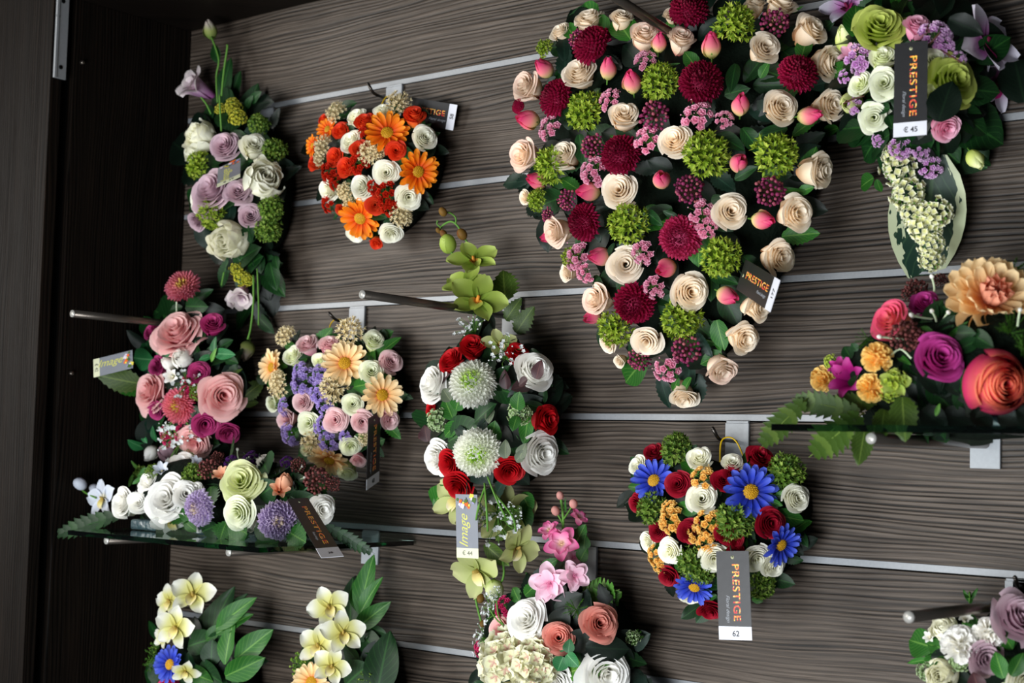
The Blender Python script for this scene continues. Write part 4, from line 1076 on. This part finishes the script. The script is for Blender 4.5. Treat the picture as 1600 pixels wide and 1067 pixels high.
# ------------------------------------------------------------------ tall white peony and lisianthus spray
A = Arr('flower_spray', 'tall narrow spray of white peonies, mauve roses and lisianthus in the dark corner', 'flower spray', 362, 295, 85, 130, 0.040, 0.090, bias=0.25, group='hanging flower sprays')
PB = [(330, 190), (375, 160), (410, 190), (432, 250), (438, 330), (425, 400), (400, 440), (355, 420), (320, 370), (300, 300), (305, 235)]
A.base(PB, 0.9, 0.6)
A.fill(PB, 60, (30, 55), 'ddkkkb', dz=-0.012, seed=14)
A.items('''
peony white 313 215 64 -.5 .4; 412 280 78 .5 .1; 356 376 78 -.1 -.3; 300 240 34 -1.2 -.2
tight white 396 228 44 .3 .7; 314 318 44 -.8 -.3
rose mauve 351 228 48 -.1 .3; 392 337 40 .2 .1
bigrose mauve 332 299 84 -.4 .5; 372 300 46 .2 .4
sedum sedum 312 258 42; 333 335 48
sedum sedumd 420 358 42; 424 326 40; 428 236 40; 404 196 34
lilac ylime 364 168 30; 372 185 30; 345 172 20
lilac ylime 380 433 30; 370 420 24; 388 436 22
bell eust 298 130 58 -1.0 .7; 378 466 46 -.2 -1.4; 360 472 24 -1.2 -.8
tight mauve 308 345 34 -.7 -.6
bud budgrn 328 46 22 -.3 1.4; 385 549 24 0 -1.5
''')
A.leaves('''
long d 342 98 330 66 1.4 .05 .05; 346 160 356 88 1.2 .03 .03; 352 180 372 110 1.2 .02 .02; 380 190 400 130 1.6 .02 .02; 384 170 392 150 1.5; 392 160 404 144 1.5; 360 200 345 150 1.8; 330 190 322 160 1.6
broad d 360 205 380 160 1.3; 394 200 418 182; 392 210 420 216 1; 380 400 366 420 2.0; 370 410 398 386 1.2; 384 420 402 400 1.3; 350 320 366 312 1.6; 306 330 322 318 1.3
serr k 400 400 426 500 1.2 .03 .01; 404 410 418 470 1.5 .03 .02; 410 390 436 440 1.2 .03 .02; 424 200 434 170 1; 396 470 422 522 1 .03 .01
long d 398 470 360 515 1.4 .02 .02; 430 400 432 420 1.6; 422 410 430 450 1.6; 400 490 424 520 1.4 .02 .02
''')
A.stem([(340, 160, .05), (338, 120, .05), (342, 95, .05), (336, 72, .05), (330, 58, .05)], 0.0014)
A.stem([(346, 150, .05), (350, 110, .05), (355, 76, .05), (355, 70, .05)], 0.0014)
A.stem([(346, 205, .07), (344, 175, .075), (343, 148, .075)], 0.0012)
A.stem([(330, 178, .05), (322, 162, .055), (314, 152, .06)], 0.0014)
A.stem([(396, 430, .05), (396, 470, .055), (392, 510, .055), (387, 530, .055)], 0.0014)
A.stem([(402, 420, .05), (404, 470, .05), (404, 508, .05)], 0.0012)
A.stem([(350, 425, .05), (347, 440, .05), (346, 446, .05)], 0.0012)
tag('grey tag tucked steeply between mauve rose and white peony in the tall spray', (341, 263), (376, 256), (339, 293), 0.095, 0.035, 0.075, '€ 39', s2=1, kind='i', o1=.090)

# ------------------------------------------------------------------ dusty pink rose and zinnia spray
A = Arr('flower_spray', 'spray of dusty pink roses, magenta rosebuds and pink zinnias beside the left panel', 'flower spray', 290, 595, 95, 140, 0.060, 0.120, bias=0.22, group='hanging flower sprays')
PB = ellipse(292, 592, 72, 118, 14)
A.base(PB, 0.86, 0.55)
A.fill(PB, 64, (32, 56), 'ddkkkb', dz=-0.012, seed=17)
A.items('''
zinnia zinn 287 450 60 -.1 .6 .03; 281 634 60 -.1 -.2 .01
bigrose dusty 278 520 90 -.2 .6; 347 618 78 .6 .1; 236 612 74 -.8 .1; 304 690 60 .1 -.7
tight magenta 332 506 38 .3 .8; 246 572 32 -.5 .2; 244 640 32 -.6 -.5; 320 662 42 .4 -.3; 356 675 38 .6 -.7; 238 518 30 -.7 .8
rose magenta 311 583 36 .3 .1
ranun whitec 284 558 40 0 .3
bud whitec 262 567 20 -.4 .3
trumpet whitec 268 588 32 -.2 0
ranun mauve 259 708 34 -.3 -.5
bud whitec 235 709 22 -.4 -.9
blossom magbl 300 614 30; 266 683 34; 288 680 32; 296 600 26
breath wtiny 290 598 56 0 0 .012; 283 690 84 0 -.4 .012; 262 672 40 0 -.4 .01
sedum sedumd 310 612 28; 226 742 34
''')
A.leaves('''
broad g 236 556 222 526 1.3; 240 562 202 560 1.5; 256 562 250 528 1.4; 262 560 258 538 1; 334 556 334 526 1.1; 334 552 364 554 1.1; 332 556 310 562 1.1; 244 570 230 590 1; 228 700 200 692 1.5; 230 692 218 676 1; 244 690 236 668 1; 346 664 338 652
serr o 222 600 152 588 1.4 .10 .15
serr m 228 600 190 612 1.4 .05 .04
serr o 378 622 410 596 1.6 .03 .02; 378 630 402 628 1.6 .03 .02; 360 590 376 575 1.2
broad d 285 480 262 484 1.2; 290 478 318 480 1.4; 300 470 330 452 1.0; 340 545 362 530 1.4; 352 560 370 566 1.4
long l 330 565 336 545 1; 210 740 200 760 1; 220 735 204 722 1
''')
A.stem([(278, 500, .09), (276, 485, .10), (276, 472, .115)], 0.0012, mat=petal_mat(((0, (190, 210, 180)), (1, (200, 220, 190)))))
for q in ([(270, 652, .11), (272, 668, .11), (276, 684, .11)], [(272, 655, .11), (262, 668, .11), (252, 672, .11)], [(284, 652, .11), (296, 666, .11), (302, 680, .11)]): A.stem(q, 0.0011)
tag('grey tag pointing left from the dusty pink roses against the dark panel', (207, 547), (216, 573), (146, 562), 0.150, 0.030, 0.075, '€ 42', kind='i', o1=.152, o2=.180)

# ------------------------------------------------------------------ lime rose spray, upper right
A = Arr('flower_spray', 'spray of lime green roses, pink roses and purple moth orchids at upper right', 'flower spray', 1430, 120, 120, 130, 0.040, 0.120, bias=0.28, group='hanging flower sprays')
PB = ellipse(1432, 118, 100, 108, 14)
A.base(PB, 0.88, 0.60)
A.fill(PB, 90, (44, 78), 'dddkkk', dz=-0.014, seed=21, shapes=('broad', 'oval', 'broad'))
PB2 = [(1400, 215), (1480, 215), (1475, 330), (1462, 400), (1448, 410), (1425, 330), (1405, 290)]
A.items('''
bigrose limed 1375 43 88 -.1 .6 .01; 1489 128 92 .5 .1
tight pinkbl 1433 40 44 .1 .9; 1478 199 46 .4 -.6
bigrose wgreen 1382 130 56 -.2 .1 .012; 1366 184 52 -.3 -.3
tight wgreen 1345 131 40 -.7 0; 1379 90 42 -.2 .6; 1460 96 44 .1 .3; 1455 150 40 .2 0
bud lime 1321 60 34 -.3 1; 1330 162 36 -.6 -.4; 1525 250 28 .6 -.9
trumpet pinkbl 1328 86 44 -.5 .4
orchid orchp 1325 14 90 -.6 .7 -.03; 1536 70 130 .9 .3 -.01; 1552 130 104 1.0 -.2 -.03
blossom plilac 1345 90 46 0 0 .008; 1462 58 50; 1319 121 22; 1335 166 26; 1497 92 26; 1345 103 34; 1474 70 34
lilac lilacw 1408 262 66; 1420 300 62; 1432 330 58; 1462 330 58; 1446 352 58; 1456 380 48; 1456 404 44; 1398 240 44
blossom plilac 1407 233 34; 1454 262 34; 1372 220 20; 1440 240 26
''')
A.leaves('''
oval k 1482 30 1536 52 1.0 .14 .13; 1450 40 1476 -20 1.0; 1480 30 1500 -20 1.4; 1466 190 1488 122 1.15 .15 .14
hosta v 1462 240 1432 466 1.0 .05 .008
oval d 1460 200 1540 260 1.6 .03 .02; 1490 180 1570 220 1.6 .04 .02; 1440 205 1500 255 1.4 .06 .04; 1470 165 1540 175 1.5 .06 .04; 1380 205 1340 250 1.3 .05 .03; 1390 210 1352 236 1.2; 1360 200 1300 196 1.2; 1350 196 1316 220 1.2; 1390 170 1360 168 1.2; 1415 210 1430 240 1.6; 1388 180 1396 200 1.2
broad m 1365 278 1340 292 1.8 .03 .02; 1370 280 1376 302 1.3 .03 .02; 1396 10 1410 -30 1.0; 1404 30 1420 -10 1.2; 1340 60 1336 0 1.3; 1310 200 1278 210 1 .03 .02; 1300 120 1320 100 1; 1296 110 1304 134 1.2
serr d 1340 30 1370 -12 1.4; 1370 20 1390 -16 1.4; 1520 240 1550 262 1 .04 .02
oval k 1600 160 1586 84 1.4 .03 .03
''')
for q in ([(1440, 82, .13), (1455, 66, .14), (1470, 50, .14)], [(1470, 78, .13), (1490, 90, .14), (1502, 98, .14)], [(1318, 162, .10), (1332, 155, .11), (1350, 150, .11)]): A.stem(q, 0.0008, mat=DARK_STEM)
tag('black tag hanging on the lime rose spray with strip reading € 45', (1398, 69), (1450, 68), (1396, 215), 0.150, 0.045, 0.10, '€ 45', o1=.146, o2=.150, string=[(1424, 62, .14)])

# ------------------------------------------------------------------ pink delphinium and white rose spray, bottom centre
A = Arr('flower_spray', 'spray of pink delphiniums above white and coral roses at the bottom centre', 'flower spray', 870, 985, 115, 120, 0.040, 0.110, bias=0.25, group='hanging flower sprays')
PB = [(800, 940), (850, 905), (905, 905), (950, 945), (978, 1000), (985, 1070), (960, 1120), (790, 1120), (765, 1060), (775, 990)]
A.base(PB, 0.9, 0.6)
A.fill(PB, 46, (38, 66), 'ddkkbb', dz=-0.012, seed=24)
A.items('''
delph delph 878 850 64 -.1 .4; 858 829 40 -.6 .9; 904 808 34 .7 .8
delph delphl 860 912 76 -.3 .1; 897 900 56 .4 .2; 896 872 44 .5 .6 -.03
ballbud pinkball 875 774 15; 896 787 17; 868 798 17
bigrose whitec 824 968 72 -.3 .3 .01; 946 1052 90 .3 -.2; 868 1064 56
bigrose coral 936 974 64 .4 .3
rose coral 873 996 50 .1 .2
tight dusty 784 982 44 -.6 .3
blossom magbl 787 949 34; 752 1014 28
breath wtiny 768 955 56; 754 1000 56; 776 935 40
hydra hydr 800 1032 110 -.2 0 .01; 838 1034 84 .1 0 .012
asparagus fern 900 952 46; 990 995 34
lilac gseed 988 996 26
''')
A.leaves('''
broad k 868 960 905 928 1.6; 866 985 884 952 1.8; 868 950 878 930 1.4; 915 1010 984 1018 1.6 .10 .07; 908 1020 936 1040 1.4; 890 1010 925 990 1.6; 776 1000 762 965 1.6
serr m 895 860 912 820 1.6 .03 .03; 812 940 798 916 1.6; 820 930 842 910 1.3; 845 890 870 874 1.4
round m 912 858 914 836 1.2 .03 .03; 906 876 916 856 1.2 .03 .03
fern l 900 950 966 920 1.5 .06 .06
lobed l 905 960 968 928 1.4 .07 .06; 905 955 935 900 1.1 .06 .05; 890 1050 948 1032 1.5; 900 1060 930 1085 1.4
round g 888 1020 890 998 1.1 .12 .12; 886 1022 902 1042 1.1 .12 .12; 880 1026 870 1050 1.2 .12 .12; 884 1012 866 1004 1 .11 .11
blade m 836 915 820 892 1.6 .05 .05; 884 800 882 780 1
broad d 858 1010 872 1050 1.6; 880 1040 870 1075 1.4
''')
A.stem([(880, 900, .03), (879, 850, .03), (880, 810, .038), (876, 776, .042)], 0.0016)
A.stem([(880, 812, .038), (888, 800, .04), (895, 789, .042)], 0.0011)
A.stem([(879, 818, .038), (874, 808, .04), (869, 801, .042)], 0.0011)
for q in ([(800, 985, .10), (778, 970, .10), (764, 950, .10)], [(795, 1000, .10), (770, 1000, .10), (750, 1004, .10)], [(798, 990, .10), (780, 965, .10), (776, 938, .10)]): A.stem(q, 0.0009)

# ------------------------------------------------------------------ two orchid sprays at the lower left
A = Arr('flower_spray', 'spray of cream orchids and a blue gerbera with broad leaves at the lower left corner', 'flower spray', 300, 1050, 95, 100, 0.060, 0.105, bias=0.25, group='hanging flower sprays')
PB = [(255, 1030), (290, 985), (330, 980), (365, 1010), (380, 1070), (370, 1130), (250, 1130), (240, 1080)]
A.base(PB, 0.9, 0.6); A.fill(PB, 26, (34, 60), 'ddkk', dz=-0.012, seed=31)
A.items('''
orchid orchw 302 931 76 .1 .4 .02; 266 940 58 -.7 .4 .015; 276 981 72 -.2 .1 .02; 256 995 40 -.8 -.3; 290 1048 50 .2 -.6 .015
gerbera blue 266 1038 60 -.5 .2 .01
rose magbl 262 1075 44
breath fern 240 1030 44
seeds sedumd 244 1010 30
''')
A.leaves('''
long d 305 1045 352 918 1.3 .07 .06; 318 1010 372 925 1.0 .06 .05; 250 1000 228 968 1 .07 .07
broad m 338 982 392 934 .85 .09 .08; 338 990 388 958 .8 .09 .08; 322 1000 346 976 1.2; 352 1038 358 968 1.2 .10 .09; 368 1030 420 986 1.1 .09 .08; 352 1056 408 1032 1.2 .10 .09; 300 1050 326 1066 1.6
broad d 330 1040 308 990 1.8 .07 .07; 312 1040 340 1068 1.8; 300 1060 290 1020 1.6; 330 1040 330 1000 2
''')
A = Arr('flower_spray', 'spray of cream orchids and a peach gerbera with large veined leaves at the bottom', 'flower spray', 540, 1060, 85, 110, 0.035, 0.090, bias=0.25, group='hanging flower sprays')
PB = [(490, 1040), (520, 1000), (560, 985), (590, 1010), (605, 1070), (590, 1130), (480, 1130), (472, 1080)]
A.base(PB, 0.9, 0.6); A.fill(PB, 20, (34, 60), 'ddkk', dz=-0.012, seed=32)
A.items('''
orchid orchw 516 950 74 -.1 .4 .02; 536 990 74 .3 .2 .02; 498 1010 72 -.2 .2 .02; 518 1042 66 .1 .2 .02
gerbera peachg 487 1066 66 -.3 .1 .01
seeds sedumd 470 1040 56; 480 1030 40; 570 1062 30
''')
A.leaves('''
broad m 562 960 578 868 .85 .05 .05; 558 955 552 906 .9 .04 .04; 562 960 590 902 .8 .06 .06; 556 982 604 944 .9 .06 .06
broad d 540 1052 590 992 1.0 .06 .06; 588 1090 606 986 1.25 .08 .07; 548 1000 544 902 1.0 .03 .03; 580 980 602 990 1; 540 1070 570 1040 2
long k 545 1000 548 900 1.5 .02 .02
''')

# ------------------------------------------------------------------ white carnation and mauve rose spray, lower right
A = Arr('flower_spray', 'spray of white carnations and mauve roses cut by the lower right corner', 'flower spray', 1545, 1040, 115, 110, 0.050, 0.125, bias=0.20, group='hanging flower sprays')
PB = [(1460, 1010), (1500, 970), (1570, 950), (1640, 960), (1680, 1040), (1660, 1120), (1450, 1120), (1444, 1060)]
A.base(PB, 0.9, 0.6); A.fill(PB, 36, (34, 60), 'ddkkm', dz=-0.012, seed=33)
A.items('''
frill whitec 1501 1008 66 -.2 .3 .01; 1543 990 54 .2 .3
peony white 1476 982 54 -.5 .7; 1470 1056 64 -.4 0
tight mauve 1538 1028 60 .2 -.1
bigrose mauve 1592 965 96 .4 .4 .01; 1640 990 80 .6 .2
rose white 1600 1066 70 .3 0
lilac gseed 1450 1050 36; 1500 1034 34
trumpet whitec 1452 995 24 -.9 .2; 1508 965 30 0 1
''')
A.leaves('''
broad m 1476 1000 1448 984 1.3; 1556 1030 1558 1006 1.2; 1568 1060 1554 1018 1.5 .13 .13; 1580 1056 1600 1022 1.5 .13 .13; 1570 1062 1596 1076 1.5; 1550 968 1584 1016 1.4 .12 .11; 1520 975 1512 958 2
serr m 1462 1020 1432 1018 1.2 .06 .05; 1468 1028 1440 1040 1.3 .06 .05; 1470 1012 1444 1004 1.3; 1478 1026 1458 1044 1.4
blade m 1460 1030 1410 1034 1 .05 .04; 1516 942 1504 920 1.6 .04 .04; 1516 938 1528 919 1.6 .04 .04; 1514 934 1506 928 1.6; 1515 944 1520 934 2
round p 1530 1080 1520 1050 1.2 .14 .14
''')
A.stem([(1518, 975, .05), (1516, 950, .05), (1515, 925, .04)], 0.0011)
A.stem([(1576, 935, .06), (1586, 932, .06), (1596, 936, .06)], 0.0009, 'hanging_loop', YEL)

# ------------------------------------------------------------------ arrangement on the left glass shelf
ZSH = ZL + 0.006
A = Arr('flower_arrangement', 'low arrangement of white roses, lime rose and lilac scabious on the left glass shelf', 'flower arrangement', 335, 785, 210, 85, 0.115, 0.200, bias=0.20, floor_z=ZSH + .0005, group='shelf flower arrangements')
# tray wrapped in clear film
tb = MB(); c0 = on_z(330, 838, ZSH, 0.05, 0.26); tr_len = 0.085
tb.box(-tr_len, tr_len, -0.055, 0.055, 0.0, 0.014)
TRAY = plain('film_wrapped_tray', (70, 92, 100), 0.2, 0, .6, bump=(90, .8))
o = link('tray', tb.mesh('tray', TRAY), A.o, Matrix.Translation(Vector((A.o.location.x, -0.135, ZSH + .0005)) - A.o.location)); bevel_mod(o, .004, 3)
fb = MB(); fb.ball((0, 0, 0), 1, nu=20, nv=10, sq=(.135, .055, .055)); link('foam_base', fb.mesh('foam_base', FOAM), A.o, Matrix.Translation(Vector((A.o.location.x, -0.135, ZSH + .045)) - A.o.location))
PB = [(190, 800), (230, 770), (280, 745), (340, 740), (420, 730), (490, 750), (505, 790), (480, 815), (420, 820), (330, 822), (260, 815)]
A.fill(PB, 64, (24, 44), 'mdddkk', dz=-0.02, seed=41, shapes=('broad', 'ivy', 'oval'))
A.items('''
bigrose whitec 262 780 82 -.1 .2 .015; 232 752 40 -.4 .6
tight whitec 194 785 50 -.9 .1; 217 786 36 .1 .2; 284 728 50 0 .9 -.04; 290 772 44 .4 .2 .01
orchid orchblue 163 780 66 -1.0 .2; 284 800 40 .1 -.5
orchid whitec 268 812 70 -.1 -1.0 .01
ballbud orchblue 125 756 24 -.6 .6; 148 763 18
trumpet orchblue 252 734 34 -.3 .8; 306 722 26 .8 1
scab scab 316 793 62 -.7 0 .02; 434 811 70 .3 -.2 .02
bigrose lime 378 753 74 0 .3 .01
rose wgreen 373 801 54 -.1 -.1 .015
bud whitec 390 820 24 .4 -.7
trumpet peach 345 741 34 -.3 .8; 437 764 40 .3 .5
bud peach 446 752 24 .2 1
tight whitec 502 796 46 .8 .1; 414 722 30 .1 1 -.02; 306 765 26 0 .6
sedum sedumd 303 742 36; 240 738 26
berries berryb 494 750 44; 466 727 26; 327 735 36; 520 756 24; 340 716 22
blossom purple 392 718 26; 362 722 22; 449 722 20
''')
A.leaves('''
oval d 430 745 456 710 1.6; 420 740 404 714 1.6; 330 745 322 726; 405 775 430 756 1.6; 455 790 485 775 1.3; 476 800 492 812 1.2
oval d 250 815 300 828 1.1 .19 .20; 340 820 310 834 1.2 .2 .2; 400 822 430 838 1.1 .2 .2; 440 820 480 834 1.1 .2 .19
ivy m 354 815 342 842 1.5 .20 .21; 352 812 378 834 1.5 .20 .21; 330 760 326 790 1.4; 400 830 432 842 1.4; 450 830 474 846 1.4 .2 .2
fern d 200 802 86 838 .6 .17 .20; 506 818 586 866 .6 .14 .10
serr m 296 812 272 792 1.3 .2 .21; 300 806 238 806 .8 .2 .21; 240 742 208 738 1; 222 746 206 756 1; 288 814 304 830 1.5 .2 .2
blade g 460 770 445 790 1; 466 776 480 760 1
''')
WST = petal_mat(((0, (190, 205, 170)), (1, (226, 232, 210))))
for q in ([(384, 740, .13), (372, 715, .14), (371, 702, .14)], [(378, 738, .13), (384, 716, .14), (402, 714, .14)], [(455, 760, .15), (465, 740, .15), (472, 728, .15)], [(450, 762, .15), (462, 752, .15), (476, 746, .15)], [(478, 778, .15), (490, 774, .15), (500, 772, .15)]):
    A.stem(q, 0.0009, 'stamen', WST)
    A.put('ballbud', 'whitec', q[-1][0], q[-1][1], 6, dz=q[-1][2] - A.off(q[-1][0], q[-1][1]))
A.stem([(125, 762, .17), (134, 770, .17), (150, 778, .17)], 0.0013)
tag('black tag leaning over the front edge of the left glass shelf', (448, 780), (484, 783), (502, 872), 0.225, 0.040, 0.09, '38', s1=-1, s2=1, o1=.205, o2=.283, string=[(455, 776, .21)])

# ------------------------------------------------------------------ arrangement on the right glass shelf
ZSR = ZR + 0.006
A = Arr('flower_arrangement', 'arrangement of coral peony, peach dahlia and magenta roses on the right glass shelf', 'flower arrangement', 1490, 570, 210, 130, 0.120, 0.215, bias=0.10, floor_z=ZSR + .0005, group='shelf flower arrangements')
tb = MB(); tb.box(-0.08, 0.12, -0.050, 0.055, 0.0, 0.012)
o = link('tray', tb.mesh('tray', TRAY), A.o, Matrix.Translation(Vector((A.o.location.x + .03, -0.135, ZSR + .0005)) - A.o.location)); bevel_mod(o, .004, 3)
fb = MB(); fb.ball((0, 0, 0), 1, nu=20, nv=10, sq=(.13, .07, .06)); link('foam_base', fb.mesh('foam_base', FOAM), A.o, Matrix.Translation(Vector((A.o.location.x + .03, -0.135, ZSR + .050)) - A.o.location))
PB = [(1330, 625), (1380, 560), (1440, 490), (1520, 480), (1620, 520), (1640, 600), (1600, 655), (1500, 655), (1400, 650)]
A.fill(PB, 84, (36, 64), 'dddkkk', dz=-0.02, seed=43)
PB = [(1440, 620), (1490, 600), (1520, 640), (1500, 655), (1440, 655)]
A.fill(PB, 26, (40, 60), 'dkk', dz=0.0, seed=44, shapes=('oval', 'broad'))
A.items('''
ranun coralp 1560 598 124 .2 0 .01
dahlia dahl 1546 472 156 .2 .5 -.02
rose maghot 1468 559 78 .1 .2 .01
bigrose maghot 1446 474 52 -.1 .7 -.02
tight bredbud 1392 500 64 -.9 .5
trumpet maghot 1326 592 76 -1.0 .3; 1312 575 44 -.8 .9; 1534 434 40 0 1 -.04
frill yellow 1371 560 54 -.3 .4 .01; 1362 606 50 -.4 -.1 .01; 1288 592 46 -1.1 .2
berries berryb 1414 524 52 0 0 .01; 1436 530 36; 1432 456 40 0 .8 -.03; 1470 440 26 0 .8 -.04; 1420 460 26 -.4 .6 -.03
asparagus fern 1358 532 50; 1580 520 76; 1582 424 60 .2 1 -.05; 1600 540 50
lilac limed 1397 598 44 -.1 0 .01; 1300 566 26; 1392 612 34
orchid orchg 1398 600 52 -.2 .2 .015
''')
A.leaves('''
fern o 1350 645 1236 622 .85 .19 .21; 1262 622 1186 700 1.0 .21 .23; 1350 645 1264 714 1.2 .21 .24; 1370 632 1290 630 1.1 .18 .19
serr o 1410 620 1412 684 1.6 .22 .24; 1382 640 1376 682 1.5 .22 .24; 1352 668 1342 722 1.4 .22 .24
broad d 1330 560 1318 540 2; 1340 548 1330 536 2; 1450 600 1490 640 1.6; 1470 650 1440 610 1.8; 1500 600 1520 650 1.8; 1400 640 1440 655 1.6; 1530 530 1490 550 1.2; 1496 470 1500 420 1.2 .12 .10; 1420 560 1440 600 1.6; 1490 520 1520 520 1.4; 1516 520 1548 540 1.3; 1340 610 1350 590 2
blade m 1480 528 1512 504 1.4; 1440 510 1460 520 1.2; 1402 556 1420 566 1.5; 1400 586 1420 590 1.5
long l 1462 650 1468 630 1.2 .22 .22
oval k 1440 640 1480 668 1.2 .21 .21; 1470 646 1520 664 1.2 .2 .2; 1520 640 1550 668 1.2 .2 .2; 1560 650 1600 664 1.2 .2 .2; 1590 640 1640 664 1.2 .2 .2; 1400 636 1450 664 1.2 .2 .2
''')
for q in ([(1458, 470, .15), (1460, 450, .15), (1456, 432, .15)], [(1468, 500, .17), (1440, 496, .18), (1424, 492, .19)], [(1470, 520, .17), (1474, 500, .18), (1482, 488, .18)], [(1466, 520, .17), (1462, 498, .18), (1456, 486, .18)], [(1424, 560, .2), (1406, 545, .2), (1386, 562, .21)], [(1412, 530, .2), (1392, 528, .2), (1374, 526, .21)], [(1590, 510, .2), (1592, 495, .2), (1594, 484, .2)]):
    A.stem(q, 0.0010, 'stamen', WST)
    A.put('ballbud', 'whitec', q[-1][0], q[-1][1], 9, dz=q[-1][2] - A.off(q[-1][0], q[-1][1]))
